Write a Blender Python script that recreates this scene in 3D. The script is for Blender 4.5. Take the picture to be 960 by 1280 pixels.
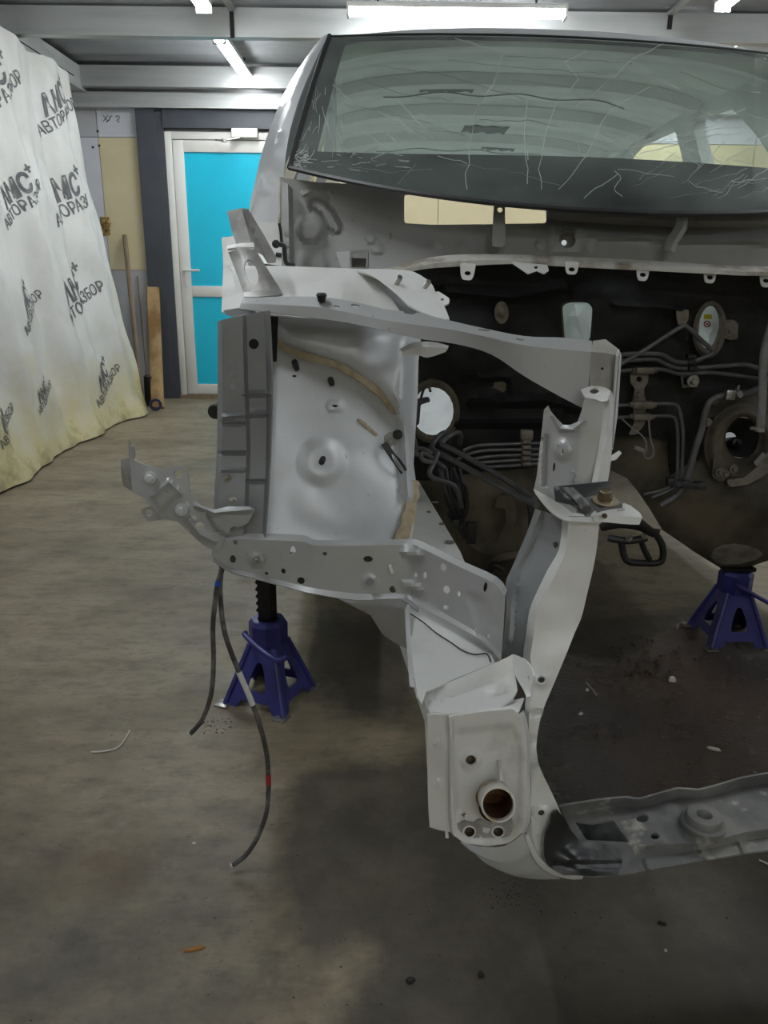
import bpy, bmesh, math, random
import numpy as np
from mathutils import Vector, Matrix
from mathutils.geometry import delaunay_2d_cdt

random.seed(7)
rng = np.random.RandomState(5)
for _o in list(bpy.data.objects):
    bpy.data.objects.remove(_o)
scene = bpy.context.scene
COL = scene.collection
R = math.radians

# ------------------------------------------------------------------ camera
CAM_H, PITCH, ROLL, FPX = 1.0, 17.0, 0.012, 960.0
cam_d = bpy.data.cameras.new('camera')
cam_d.sensor_fit = 'VERTICAL'
cam_d.sensor_height = 36.0
cam_d.sensor_width = 27.0
cam_d.lens = 36.0 * FPX / 1280.0
cam_d.clip_start = 0.02
cam = bpy.data.objects.new('camera', cam_d)
COL.objects.link(cam)
CM = Matrix.Rotation(R(90 - PITCH), 3, 'X') @ Matrix.Rotation(ROLL, 3, 'Z')
cam.matrix_world = Matrix.Translation((0, 0, CAM_H)) @ CM.to_4x4()
scene.camera = cam

# ------------------------------------------------------------------ world / exposure
w = bpy.data.worlds.new('world')
scene.world = w
w.use_nodes = True
w.node_tree.nodes['Background'].inputs[0].default_value = (0.8, 0.86, 0.95, 1)
w.node_tree.nodes['Background'].inputs[1].default_value = 0.15
vs = scene.view_settings
vs.view_transform = 'Standard'
vs.look = 'None'
vs.gamma = 1.0
vs.use_curve_mapping = False
vs.exposure = 1.75
LAMP_POWER = 17.0

# ------------------------------------------------------------------ measuring helpers
O = Vector((0, 0, CAM_H))
CMn = np.array(CM)
def ray(px, py):
    return CM @ Vector(((px - 480) / FPX, (640 - py) / FPX, -1.0))
def PY(px, py, Y):
    d = ray(px, py)
    return O + d * (Y / d.y)
def PZ(px, py, z):
    d = ray(px, py)
    return O + d * ((z - CAM_H) / d.z)
def PX(px, py, X):
    d = ray(px, py)
    return O + d * (X / d.x)
def rays(P):
    P = np.asarray(P, float)
    c = np.stack([(P[:, 0] - 480) / FPX, (640 - P[:, 1]) / FPX, -np.ones(len(P))], 1)
    return c @ CMn.T
def Zp(px, py, z):
    return (px, py, PZ(px, py, z).y)

# ------------------------------------------------------------------ materials
def mat(name, col, rough=0.5, metal=0.0, col2=None, scale=6.0, amt=1.0, lo=0.45, hi=0.65, detail=5.0,
        bump=0.0, bscale=40.0, spec=0.5, col3=None, scale3=30.0, lo3=0.6, hi3=0.7, rough2=None, coat=0.0, stretch=None):
    m = bpy.data.materials.new(name)
    m.use_nodes = True
    nt = m.node_tree
    b = nt.nodes['Principled BSDF']
    b.inputs['Base Color'].default_value = (*col, 1)
    b.inputs['Roughness'].default_value = rough
    b.inputs['Metallic'].default_value = metal
    b.inputs['Specular IOR Level'].default_value = spec
    if coat:
        b.inputs['Coat Weight'].default_value = coat
        b.inputs['Coat Roughness'].default_value = 0.15
    L = nt.links.new
    geo = None
    def coords():
        nonlocal geo
        if geo is None:
            geo = nt.nodes.new('ShaderNodeNewGeometry').outputs['Position']
            if stretch:
                mp = nt.nodes.new('ShaderNodeMapping')
                mp.inputs['Scale'].default_value = stretch
                L(geo, mp.inputs['Vector'])
                geo = mp.outputs[0]
        return geo
    def noise(sc, det):
        n = nt.nodes.new('ShaderNodeTexNoise')
        n.inputs['Scale'].default_value = sc
        n.inputs['Detail'].default_value = det
        n.inputs['Roughness'].default_value = 0.6
        L(coords(), n.inputs['Vector'])
        return n.outputs['Fac']
    def ramp(src, a, c, mx=1.0):
        r = nt.nodes.new('ShaderNodeMapRange')
        r.inputs['From Min'].default_value = a
        r.inputs['From Max'].default_value = c
        r.inputs['To Max'].default_value = mx
        L(src, r.inputs['Value'])
        return r.outputs[0]
    cur = None
    if col2 is not None:
        f = ramp(noise(scale, detail), lo, hi, amt)
        mx = nt.nodes.new('ShaderNodeMix'); mx.data_type = 'RGBA'
        mx.inputs[6].default_value = (*col, 1); mx.inputs[7].default_value = (*col2, 1)
        L(f, mx.inputs[0]); cur = mx.outputs[2]
        if rough2 is not None:
            mr = nt.nodes.new('ShaderNodeMapRange')
            mr.inputs['To Min'].default_value = rough; mr.inputs['To Max'].default_value = rough2
            L(f, mr.inputs['Value']); L(mr.outputs[0], b.inputs['Roughness'])
    if col3 is not None:
        f = ramp(noise(scale3, 3.0), lo3, hi3)
        mx = nt.nodes.new('ShaderNodeMix'); mx.data_type = 'RGBA'
        mx.inputs[6].default_value = (*col, 1); mx.inputs[7].default_value = (*col3, 1)
        if cur: L(cur, mx.inputs[6])
        L(f, mx.inputs[0]); cur = mx.outputs[2]
    if cur: L(cur, b.inputs['Base Color'])
    if bump:
        bp = nt.nodes.new('ShaderNodeBump')
        bp.inputs['Strength'].default_value = bump
        bp.inputs['Distance'].default_value = 0.004
        L(noise(bscale, 4.0), bp.inputs['Height'])
        L(bp.outputs[0], b.inputs['Normal'])
    return m

M = {}
M['paint'] = mat('silver_white_paint', (0.62, 0.635, 0.65), 0.42, 0.15, (0.48, 0.49, 0.495), 5, 0.8, 0.5, 0.75, col3=(0.25, 0.24, 0.22), scale3=60, lo3=0.70, hi3=0.76, rough2=0.55)
M['paint_mid'] = mat('silver_grey_paint', (0.43, 0.435, 0.435), 0.42, 0.3, (0.33, 0.33, 0.325), 5, 0.8, 0.5, 0.75, col3=(0.2, 0.19, 0.17), scale3=60, lo3=0.70, hi3=0.76, rough2=0.55)
M['plate'] = mat('dusty_white_paint', (0.70, 0.70, 0.68), 0.5, 0.05, (0.36, 0.345, 0.29), 9, 0.85, 0.5, 0.68, col3=(0.28, 0.26, 0.22), scale3=45, lo3=0.72, hi3=0.78)
M['white'] = mat('white_paint_primer', (0.70, 0.70, 0.68), 0.45, 0.1, (0.55, 0.54, 0.51), 7, 0.7, 0.5, 0.72, col3=(0.28, 0.26, 0.22), scale3=45, lo3=0.72, hi3=0.78)
M['paint_grey'] = mat('grey_paint', (0.25, 0.258, 0.265), 0.5, 0.2, (0.19, 0.19, 0.19), 5, 0.8, 0.48, 0.7)
M['body_silver'] = mat('silver_body_paint', (0.52, 0.53, 0.545), 0.36, 0.2, (0.46, 0.47, 0.48), 6, 0.5, coat=0.4)
M['cowl'] = mat('dusty_grey_cowl_paint', (0.31, 0.31, 0.30), 0.6, 0.1, (0.22, 0.215, 0.20), 4, 0.8, 0.45, 0.7, col3=(0.2, 0.18, 0.15), scale3=28, lo3=0.66, hi3=0.75)
M['flange'] = mat('dusty_white_flange_paint', (0.55, 0.54, 0.50), 0.6, 0.0, (0.23, 0.19, 0.14), 14, 0.9, 0.48, 0.65)
M['black_mat'] = mat('black_felt_insulation', (0.009, 0.009, 0.0095), 0.75, 0, (0.019, 0.018, 0.017), 5, 0.9, 0.45, 0.7, bump=0.5, bscale=60, col3=(0.04, 0.036, 0.03), scale3=150, lo3=0.70, hi3=0.76)
M['underbody'] = mat('dusty_brown_underbody', (0.14, 0.118, 0.08), 0.75, 0, (0.055, 0.047, 0.034), 5, 1.0, 0.42, 0.62, bump=0.25, bscale=90)
M['under_light'] = mat('bare_grey_underbody_patch', (0.30, 0.285, 0.24), 0.6, 0, (0.17, 0.145, 0.10), 14, 0.95, 0.40, 0.58)
M['pipe'] = mat('dusty_grey_pipe', (0.10, 0.10, 0.103), 0.45, 0.2, (0.17, 0.165, 0.155), 25, 0.7)
M['pipe_light'] = mat('pale_grey_hose', (0.24, 0.24, 0.235), 0.6, 0.0, (0.14, 0.135, 0.12), 30, 0.8)
M['rubber'] = mat('black_rubber', (0.012, 0.012, 0.012), 0.55)
M['dark_paint'] = mat('dark_grey_bracket_paint', (0.028, 0.028, 0.031), 0.45, 0.0, (0.07, 0.07, 0.07), 40, 0.8, 0.55, 0.75)
M['tan_metal'] = mat('dusty_tan_metal', (0.20, 0.18, 0.14), 0.6, 0.3, (0.11, 0.10, 0.08), 50, 0.8)
M['liner'] = mat('dark_grey_lining_rag', (0.20, 0.21, 0.205), 0.8)
M['galv'] = mat('dull_bare_steel', (0.44, 0.435, 0.42), 0.36, 0.5, (0.30, 0.295, 0.285), 30, 0.8, 0.45, 0.6)
M['steel'] = mat('zinc_steel', (0.42, 0.41, 0.39), 0.35, 0.9, (0.25, 0.24, 0.22), 60, 0.7)
M['brass'] = mat('yellow_zinc_bolt', (0.19, 0.145, 0.085), 0.45, 0.6, (0.10, 0.075, 0.045), 60, 0.7)
M['rust'] = mat('orange_rust', (0.20, 0.09, 0.03), 0.85, 0.1, (0.08, 0.04, 0.02), 60, 0.9)
M['tube_end'] = mat('rust_stained_white_tube', (0.55, 0.53, 0.47), 0.55, 0.2, (0.33, 0.20, 0.08), 45, 1.0, 0.52, 0.66)
M['sealant'] = mat('tan_sealant', (0.48, 0.40, 0.27), 0.8, 0, (0.36, 0.28, 0.17), 40, 0.9, bump=0.8, bscale=90)
M['cross'] = mat('worn_dark_grey_crossmember_paint', (0.13, 0.13, 0.128), 0.55, 0.15, (0.24, 0.235, 0.22), 9, 0.95, 0.42, 0.62, col3=(0.40, 0.39, 0.35), scale3=22, lo3=0.60, hi3=0.70)
M['cross_black'] = mat('glossy_black_crossmember_end', (0.018, 0.018, 0.020), 0.32, 0.1, (0.11, 0.11, 0.11), 16, 0.9, 0.52, 0.72)
M['gap_shade'] = mat('gap_shade_black', (0.01, 0.01, 0.01), 0.9)
M['heat'] = mat('beige_heat_shield', (0.30, 0.27, 0.21), 0.6, 0.3, (0.2, 0.175, 0.13), 20, 0.7, bump=0.7, bscale=260)
M['blue'] = mat('blue_stand_paint', (0.036, 0.036, 0.20), 0.42, 0.1, (0.022, 0.022, 0.12), 14, 0.9, 0.45, 0.65, col3=(0.17, 0.17, 0.24), scale3=70, lo3=0.70, hi3=0.76)
M['ratchet'] = mat('black_ratchet_column', (0.012, 0.012, 0.013), 0.4, 0.4)
M['hose'] = mat('dusty_black_hose', (0.045, 0.045, 0.045), 0.55, 0, (0.17, 0.165, 0.155), 35, 0.9, 0.45, 0.65)
M['white_tape'] = mat('white_tape', (0.62, 0.62, 0.60), 0.5)
M['red_tape'] = mat('red_tape', (0.35, 0.02, 0.02), 0.5)
M['blue_tape'] = mat('blue_tape', (0.02, 0.08, 0.5), 0.5)
M['door_white'] = mat('white_door_frame', (0.66, 0.65, 0.61), 0.4, 0, (0.56, 0.54, 0.49), 3, 0.6)
M['cyan'] = mat('cyan_door_film', (0.006, 0.47, 0.66), 0.35, 0, (0.005, 0.42, 0.61), 3, 0.6)
M['charcoal'] = mat('charcoal_door_surround', (0.055, 0.06, 0.072), 0.5, 0, (0.04, 0.043, 0.05), 4, 0.6)
M['wall_white'] = mat('white_wall_panel', (0.55, 0.56, 0.60), 0.55, 0, (0.48, 0.48, 0.50), 3, 0.6)
M['wall_cream'] = mat('cream_wall_panel', (0.62, 0.54, 0.34), 0.55, 0, (0.55, 0.47, 0.29), 2.5, 0.7)
M['wall_grey'] = mat('pale_grey_wall_panel', (0.42, 0.42, 0.43), 0.6, 0, (0.34, 0.34, 0.34), 3, 0.6)
M['beam'] = mat('galvanised_beam', (0.46, 0.47, 0.46), 0.45, 0.35, (0.38, 0.39, 0.38), 5, 0.8, stretch=(0.3, 1, 3))
M['ceil'] = mat('galvanised_ceiling_sheet', (0.34, 0.345, 0.35), 0.5, 0.35, (0.22, 0.225, 0.23), 3, 0.9, 0.42, 0.65, stretch=(0.35, 1, 1))
M['wood_dark'] = mat('weathered_wood', (0.22, 0.16, 0.10), 0.7, 0, (0.14, 0.10, 0.06), 12, 0.9, stretch=(1, 1, 0.08))
M['wood'] = mat('stained_pine_board', (0.36, 0.24, 0.11), 0.65, 0, (0.17, 0.085, 0.018), 5, 0.9, 0.45, 0.62, stretch=(1, 1, 0.35))
M['foam'] = mat('brown_foam_patch', (0.30, 0.19, 0.06), 0.9, 0, (0.10, 0.06, 0.02), 40, 1.0)
M['ink'] = mat('dark_grey_print', (0.09, 0.09, 0.095), 0.7, 0, (0.16, 0.16, 0.165), 18, 0.8)
M['leaf'] = mat('orange_chip', (0.30, 0.13, 0.02), 0.7)
M['pale_bit'] = mat('pale_scrap', (0.55, 0.53, 0.48), 0.6)
M['dark_bit'] = mat('dark_crumb', (0.02, 0.018, 0.016), 0.8)
M['interior'] = mat('interior_bare_paint', (0.78, 0.80, 0.80), 0.5, 0.05, (0.66, 0.68, 0.68), 5, 0.7)
M['roof_in'] = mat('interior_roof_paint', (0.84, 0.87, 0.85), 0.5, 0.0, (0.62, 0.65, 0.63), 4, 0.9, stretch=(0.5, 2.5, 1))
M['glue'] = mat('grey_glue_line', (0.30, 0.31, 0.30), 0.7)
M['yellow'] = mat('yellow_sticker', (0.7, 0.55, 0.02), 0.6)
M['red'] = mat('red_sticker_ring', (0.5, 0.04, 0.03), 0.6)
M['frit'] = mat('black_glass_border', (0.010, 0.009, 0.013), 0.6, 0, (0.026, 0.025, 0.029), 6, 0.8, spec=0.05)
M['crack'] = mat('white_glass_crack', (0.55, 0.58, 0.56), 0.4)
M['crack_dim'] = mat('grey_glass_crack', (0.25, 0.28, 0.27), 0.4)

def curtain_mat():
    m = mat('dirty_white_tarp', (0.57, 0.57, 0.55), 0.62, 0, (0.45, 0.445, 0.405), 3.0, 0.7, 0.45, 0.7, bump=0.45, bscale=22)
    nt = m.node_tree; L = nt.links.new
    b = nt.nodes['Principled BSDF']
    src = b.inputs['Base Color'].links[0].from_socket
    at = nt.nodes.new('ShaderNodeAttribute'); at.attribute_name = 'dirt'
    g = nt.nodes.new('ShaderNodeNewGeometry')
    n = nt.nodes.new('ShaderNodeTexNoise'); n.inputs['Scale'].default_value = 5; n.inputs['Detail'].default_value = 7
    n.inputs['Roughness'].default_value = 0.7
    L(g.outputs['Position'], n.inputs['Vector'])
    md = nt.nodes.new('ShaderNodeMath'); md.operation = 'MULTIPLY_ADD'
    L(n.outputs['Fac'], md.inputs[0]); md.inputs[1].default_value = 1.3
    L(at.outputs['Fac'], md.inputs[2])
    r = nt.nodes.new('ShaderNodeMapRange'); r.inputs['From Min'].default_value = 0.85; r.inputs['From Max'].default_value = 1.55
    L(md.outputs[0], r.inputs['Value'])
    mx = nt.nodes.new('ShaderNodeMix'); mx.data_type = 'RGBA'
    L(r.outputs[0], mx.inputs[0]); L(src, mx.inputs[6]); mx.inputs[7].default_value = (0.50, 0.45, 0.24, 1)
    r2 = nt.nodes.new('ShaderNodeMapRange'); r2.inputs['From Min'].default_value = 1.50; r2.inputs['From Max'].default_value = 1.85
    L(md.outputs[0], r2.inputs['Value'])
    mx2 = nt.nodes.new('ShaderNodeMix'); mx2.data_type = 'RGBA'
    L(r2.outputs[0], mx2.inputs[0]); L(mx.outputs[2], mx2.inputs[6]); mx2.inputs[7].default_value = (0.16, 0.125, 0.06, 1)
    L(mx2.outputs[2], b.inputs['Base Color'])
    return m
M['curtain'] = curtain_mat()

def glass_mat(name, tint, rough=0.02, haze=0.03):
    m = bpy.data.materials.new(name); m.use_nodes = True
    nt = m.node_tree; L = nt.links.new
    nt.nodes.remove(nt.nodes['Principled BSDF'])
    out = nt.nodes['Material Output']
    tr = nt.nodes.new('ShaderNodeBsdfTransparent'); tr.inputs[0].default_value = (*tint, 1)
    gl = nt.nodes.new('ShaderNodeBsdfGlossy'); gl.inputs[1].default_value = rough
    df = nt.nodes.new('ShaderNodeBsdfDiffuse'); df.inputs[0].default_value = (0.55, 0.60, 0.57, 1)
    fr = nt.nodes.new('ShaderNodeFresnel'); fr.inputs[0].default_value = 1.5
    n = nt.nodes.new('ShaderNodeTexNoise'); n.inputs['Scale'].default_value = 3.5; n.inputs['Detail'].default_value = 6
    g = nt.nodes.new('ShaderNodeNewGeometry'); L(g.outputs['Position'], n.inputs['Vector'])
    r = nt.nodes.new('ShaderNodeMapRange'); r.inputs['From Min'].default_value = 0.4; r.inputs['From Max'].default_value = 0.75
    r.inputs['To Min'].default_value = haze * 0.4; r.inputs['To Max'].default_value = haze * 2.2
    L(n.outputs['Fac'], r.inputs['Value'])
    m0 = nt.nodes.new('ShaderNodeMixShader'); L(r.outputs[0], m0.inputs[0]); L(tr.outputs[0], m0.inputs[1]); L(df.outputs[0], m0.inputs[2])
    inv = nt.nodes.new('ShaderNodeMath'); inv.operation = 'SUBTRACT'; inv.inputs[0].default_value = 1.0; L(g.outputs['Backfacing'], inv.inputs[1])
    fm = nt.nodes.new('ShaderNodeMath'); fm.operation = 'MULTIPLY'; L(fr.outputs[0], fm.inputs[0]); L(inv.outputs[0], fm.inputs[1])
    m1 = nt.nodes.new('ShaderNodeMixShader'); L(fm.outputs[0], m1.inputs[0]); L(m0.outputs[0], m1.inputs[1]); L(gl.outputs[0], m1.inputs[2])
    L(m1.outputs[0], out.inputs[0])
    return m
M['glass'] = glass_mat('green_tinted_glass', (0.90, 0.965, 0.93), 0.03, 0.075)

def emit_mat(name, col, s):
    m = bpy.data.materials.new(name); m.use_nodes = True
    nt = m.node_tree
    nt.nodes.remove(nt.nodes['Principled BSDF'])
    e = nt.nodes.new('ShaderNodeEmission'); e.inputs[0].default_value = (*col, 1); e.inputs[1].default_value = s
    nt.links.new(e.outputs[0], nt.nodes['Material Output'].inputs[0])
    return m
M['lamp'] = emit_mat('lit_lamp_diffuser', (0.93, 0.975, 1.0), LAMP_POWER)

# ------------------------------------------------------------------ object helpers
def tag(o, label=None, cat=None, group=None, kind=None):
    if label: o['label'] = label
    if cat: o['category'] = cat
    if group: o['group'] = group
    if kind: o['kind'] = kind
    return o
def empty(name, loc=(0, 0, 0), rz=0.0):
    o = bpy.data.objects.new(name, None)
    COL.objects.link(o)
    o.location = loc; o.rotation_euler = (0, 0, rz); o.empty_display_size = 0.1
    return o
def meshobj(name, verts, faces, material, parent=None, sharp=38, smooth=True, local=False):
    me = bpy.data.meshes.new(name)
    me.from_pydata([tuple(v) for v in verts], [], faces)
    me.update()
    if material: me.materials.append(material)
    if smooth:
        me.polygons.foreach_set('use_smooth', [True] * len(me.polygons))
        me.set_sharp_from_angle(angle=R(sharp))
    o = bpy.data.objects.new(name, me)
    COL.objects.link(o)
    if parent is not None:
        o.parent = parent
        if not local:
            o.matrix_parent_inverse = wm(parent).inverted()
    return o
def wm(o):
    m = Matrix.LocRotScale(o.location, o.rotation_euler, o.scale)
    if o.parent: m = wm(o.parent) @ o.matrix_parent_inverse @ m
    return m
def copy_tree(o, parent=None):
    c = o.copy(); COL.objects.link(c)
    if parent is not None: c.parent = parent
    for ch in [x for x in bpy.data.objects if x.parent == o]:
        copy_tree(ch, c)
    return c

class MB:
    """collects shapes of ONE part"""
    def __init__(s): s.v = []; s.f = []
    def add(s, v, f):
        b = len(s.v); s.v += [tuple(x) for x in v]; s.f += [tuple(i + b for i in q) for q in f]; return s
    def box(s, a, b, mtx=None, bev=0.0):
        (x0, y0, z0), (x1, y1, z1) = a, b
        x0, x1 = min(x0, x1), max(x0, x1); y0, y1 = min(y0, y1), max(y0, y1); z0, z1 = min(z0, z1), max(z0, z1)
        bm = bmesh.new()
        bmesh.ops.create_cube(bm, size=1.0)
        for v in bm.verts:
            v.co = Vector(((v.co.x + .5) * (x1 - x0) + x0, (v.co.y + .5) * (y1 - y0) + y0, (v.co.z + .5) * (z1 - z0) + z0))
        if bev:
            bmesh.ops.bevel(bm, geom=list(bm.edges), offset=bev, segments=2, affect='EDGES', profile=0.5)
        bm.verts.index_update()
        vs_ = [v.co.copy() for v in bm.verts]
        if mtx is not None: vs_ = [mtx @ v for v in vs_]
        s.add(vs_, [tuple(v.index for v in f.verts) for f in bm.faces]); bm.free(); return s
    def lathe(s, prof, n=20, mtx=None):
        """prof [(r,z)...] about local z, open ends are capped when r=0"""
        v = []; f = []
        for (r, z) in prof:
            for k in range(n):
                a = 2 * math.pi * k / n
                v.append(Vector((r * math.cos(a), r * math.sin(a), z)))
        for i in range(len(prof) - 1):
            for k in range(n):
                k2 = (k + 1) % n
                f.append((i * n + k, i * n + k2, (i + 1) * n + k2, (i + 1) * n + k))
        if mtx is not None: v = [mtx @ x for x in v]
        return s.add(v, f)
    def tube(s, pts, r, n=8, smooth=True, sub=4, caps=True):
        pts = [Vector(p) for p in pts]
        rr = r if isinstance(r, (list, tuple)) else [r] * len(pts)
        if smooth and len(pts) > 2:
            pts, rr = catmull(pts, sub, rr)
        v = []; f = []
        up = None; m = len(pts)
        for i, p in enumerate(pts):
            t = (pts[min(i + 1, m - 1)] - pts[max(i - 1, 0)]).normalized()
            if up is None:
                up = Vector((0, 0, 1)) if abs(t.z) < 0.9 else Vector((1, 0, 0))
            a = t.cross(up)
            if a.length < 1e-6: a = t.orthogonal()
            a.normalize(); b = a.cross(t).normalized(); up = b
            for k in range(n):
                an = 2 * math.pi * k / n
                v.append(p + (a * math.cos(an) + b * math.sin(an)) * rr[i])
        for i in range(m - 1):
            for k in range(n):
                k2 = (k + 1) % n
                f.append((i * n + k, i * n + k2, (i + 1) * n + k2, (i + 1) * n + k))
        if caps:
            f.append(tuple(range(n - 1, -1, -1))); f.append(tuple((m - 1) * n + k for k in range(n)))
        return s.add(v, f)
    def build(s, name, material, parent=None, sharp=38, local=False):
        return meshobj(name, s.v, s.f, material, parent, sharp, True, local)

def catmull(pts, sub, rr=None):
    out = []; orr = []
    n = len(pts)
    for i in range(n - 1):
        p0 = pts[max(i - 1, 0)]; p1 = pts[i]; p2 = pts[i + 1]; p3 = pts[min(i + 2, n - 1)]
        for k in range(sub):
            t = k / sub
            out.append(0.5 * ((2 * p1) + (p2 - p0) * t + (2 * p0 - 5 * p1 + 4 * p2 - p3) * t * t + (3 * p1 - p0 - 3 * p2 + p3) * t ** 3))
            if rr: orr.append(rr[i] * (1 - t) + rr[i + 1] * t)
    out.append(pts[-1])
    if rr: orr.append(rr[-1])
    return out, orr

# ---- polygon tools in plan coordinates
def ell(cx, cy, rx, ry=None, ang=0.0, n=14):
    ry = rx if ry is None else ry
    c, s = math.cos(R(ang)), math.sin(R(ang))
    return [(cx + rx * math.cos(2 * math.pi * k / n) * c - ry * math.sin(2 * math.pi * k / n) * s,
             cy + rx * math.cos(2 * math.pi * k / n) * s + ry * math.sin(2 * math.pi * k / n) * c) for k in range(n)]
def rect(cx, cy, w_, h_, ang=0.0):
    c, s = math.cos(R(ang)), math.sin(R(ang))
    return [(cx + x * c - y * s, cy + x * s + y * c) for x, y in ((-w_ / 2, -h_ / 2), (w_ / 2, -h_ / 2), (w_ / 2, h_ / 2), (-w_ / 2, h_ / 2))]
def rnd(poly, r, n=3):
    """round the corners of a polygon"""
    out = []
    m = len(poly)
    for i in range(m):
        p = np.array(poly[i][:2], float); a = np.array(poly[i - 1][:2], float); b = np.array(poly[(i + 1) % m][:2], float)
        la = np.linalg.norm(a - p); lb = np.linalg.norm(b - p)
        ra = min(r, la * .45); rb = min(r, lb * .45)
        p1 = p + (a - p) / max(la, 1e-6) * ra; p2 = p + (b - p) / max(lb, 1e-6) * rb
        for k in range(n + 1):
            t = k / n
            out.append(tuple((1 - t) ** 2 * p1 + 2 * t * (1 - t) * p + t * t * p2))
    return out
def inside(P, poly):
    P = np.asarray(P, float); x, y = P[:, 0], P[:, 1]
    res = np.zeros(len(P), bool)
    q = np.asarray(poly, float)
    j = len(q) - 1
    for i in range(len(q)):
        xi, yi = q[i]; xj, yj = q[j]
        if yi != yj:
            c = ((yi > y) != (yj > y)) & (x < (xj - xi) * (y - yi) / (yj - yi) + xi)
            res ^= c
        j = i
    return res
def dist_poly(P, poly, closed=True):
    P = np.asarray(P, float); q = np.asarray(poly, float)
    best = np.full(len(P), 1e9)
    m = len(q)
    for i in range(m if closed else m - 1):
        a = q[i]; b = q[(i + 1) % m]; ab = b - a
        t = np.clip(((P - a) @ ab) / max(ab @ ab, 1e-9), 0, 1)
        d = np.linalg.norm(P - (a + t[:, None] * ab), axis=1)
        best = np.minimum(best, d)
    return best
def densify(poly, step, closed=True):
    out = []
    m = len(poly)
    for i in range(m if closed else m - 1):
        a = np.array(poly[i][:2], float); b = np.array(poly[(i + 1) % m][:2], float)
        k = max(1, int(round(np.linalg.norm(b - a) / step)))
        for s in range(k):
            out.append(tuple(a + (b - a) * s / k))
    if not closed: out.append(tuple(poly[-1][:2]))
    return out
REL = 1.5
# relief on pressed sheet metal: metres towards the viewer side of the sheet
def ridge(line, wd, amp, closed=False):
    def f(P):
        d = dist_poly(P, line, closed)
        t = np.clip(1 - d / wd, 0, 1)
        return REL * amp * t * t * (3 - 2 * t)
    f.line = list(line) + ([line[0]] if closed else [])
    return f
def dome(cx, cy, rx, ry, amp, ang=0):
    def f(P):
        P = np.asarray(P, float); c, s = math.cos(R(ang)), math.sin(R(ang))
        dx, dy = P[:, 0] - cx, P[:, 1] - cy
        u = (dx * c + dy * s) / rx; v = (-dx * s + dy * c) / ry
        t = np.clip(1 - np.sqrt(u * u + v * v), 0, 1)
        return REL * amp * np.clip(t * 1.8, 0, 1) ** 2 * (3 - 2 * np.clip(t * 1.8, 0, 1))
    return f
def emboss(poly, soft, amp):
    def f(P):
        d = dist_poly(P, poly); ins = inside(P, poly)
        sd = np.where(ins, d, -d)
        t = np.clip(sd / soft * .5 + .5, 0, 1)
        return REL * amp * t * t * (3 - 2 * t)
    return f
def wobble(amp, sc, seed=0):
    r_ = np.random.RandomState(seed); k = r_.randn(6, 2) / sc; ph = r_.rand(6) * 6.28
    def f(P):
        P = np.asarray(P, float)
        return amp * sum(np.sin(P @ k[i] + ph[i]) for i in range(6)) / 3
    return f

def tps(ctrl):
    C = np.array([c[:2] for c in ctrl], float) / 100.0
    Yv = np.array([c[2] for c in ctrl], float)
    dy = rays([c[:2] for c in ctrl])[:, 1]
    val = dy / Yv                       # 1/t
    n = len(C)
    def U(r): return np.where(r > 1e-9, r * r * np.log(np.maximum(r, 1e-9)), 0)
    K = U(np.linalg.norm(C[:, None] - C[None], axis=2)) + np.eye(n) * 1e-3
    Pm = np.hstack([np.ones((n, 1)), C])
    if n == 3:
        co = np.linalg.solve(Pm, val)
        return lambda P: 1 / (np.hstack([np.ones((len(P), 1)), np.asarray(P, float) / 100]) @ co)
    A = np.block([[K, Pm], [Pm.T, np.zeros((3, 3))]])
    sol = np.linalg.solve(A, np.concatenate([val, np.zeros(3)]))
    def f(P):
        Q = np.asarray(P, float) / 100
        k = U(np.linalg.norm(Q[:, None] - C[None], axis=2))
        return 1 / (k @ sol[:n] + np.hstack([np.ones((len(Q), 1)), Q]) @ sol[n:])
    return f
def zplane(z):
    return lambda P: (z - CAM_H) / rays(P)[:, 2]
def rowdepth(rows):
    tri = []
    for a, b in zip(rows[:-1], rows[1:]):
        for i in range(len(a) - 1):
            tri.append((a[i], a[i + 1], b[i])); tri.append((a[i + 1], b[i + 1], b[i]))
    tri = np.array(tri, float)
    def f(P):
        P = np.asarray(P, float)
        best = np.full(len(P), -1e9); val = np.zeros(len(P))
        for T in tri:
            A = np.array([[T[0, 0], T[1, 0], T[2, 0]], [T[0, 1], T[1, 1], T[2, 1]], [1, 1, 1]])
            det = np.linalg.det(A)
            if abs(det) < 1e-6: continue
            w_ = np.linalg.solve(A, np.vstack([P.T, np.ones(len(P))]))
            mn = w_.min(0)
            it = rays(T[:, :2])[:, 1] / T[:, 2]
            up = mn > best
            val[up] = (it @ w_)[up]; best[up] = mn[up]
        return 1 / val
    return f

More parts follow.
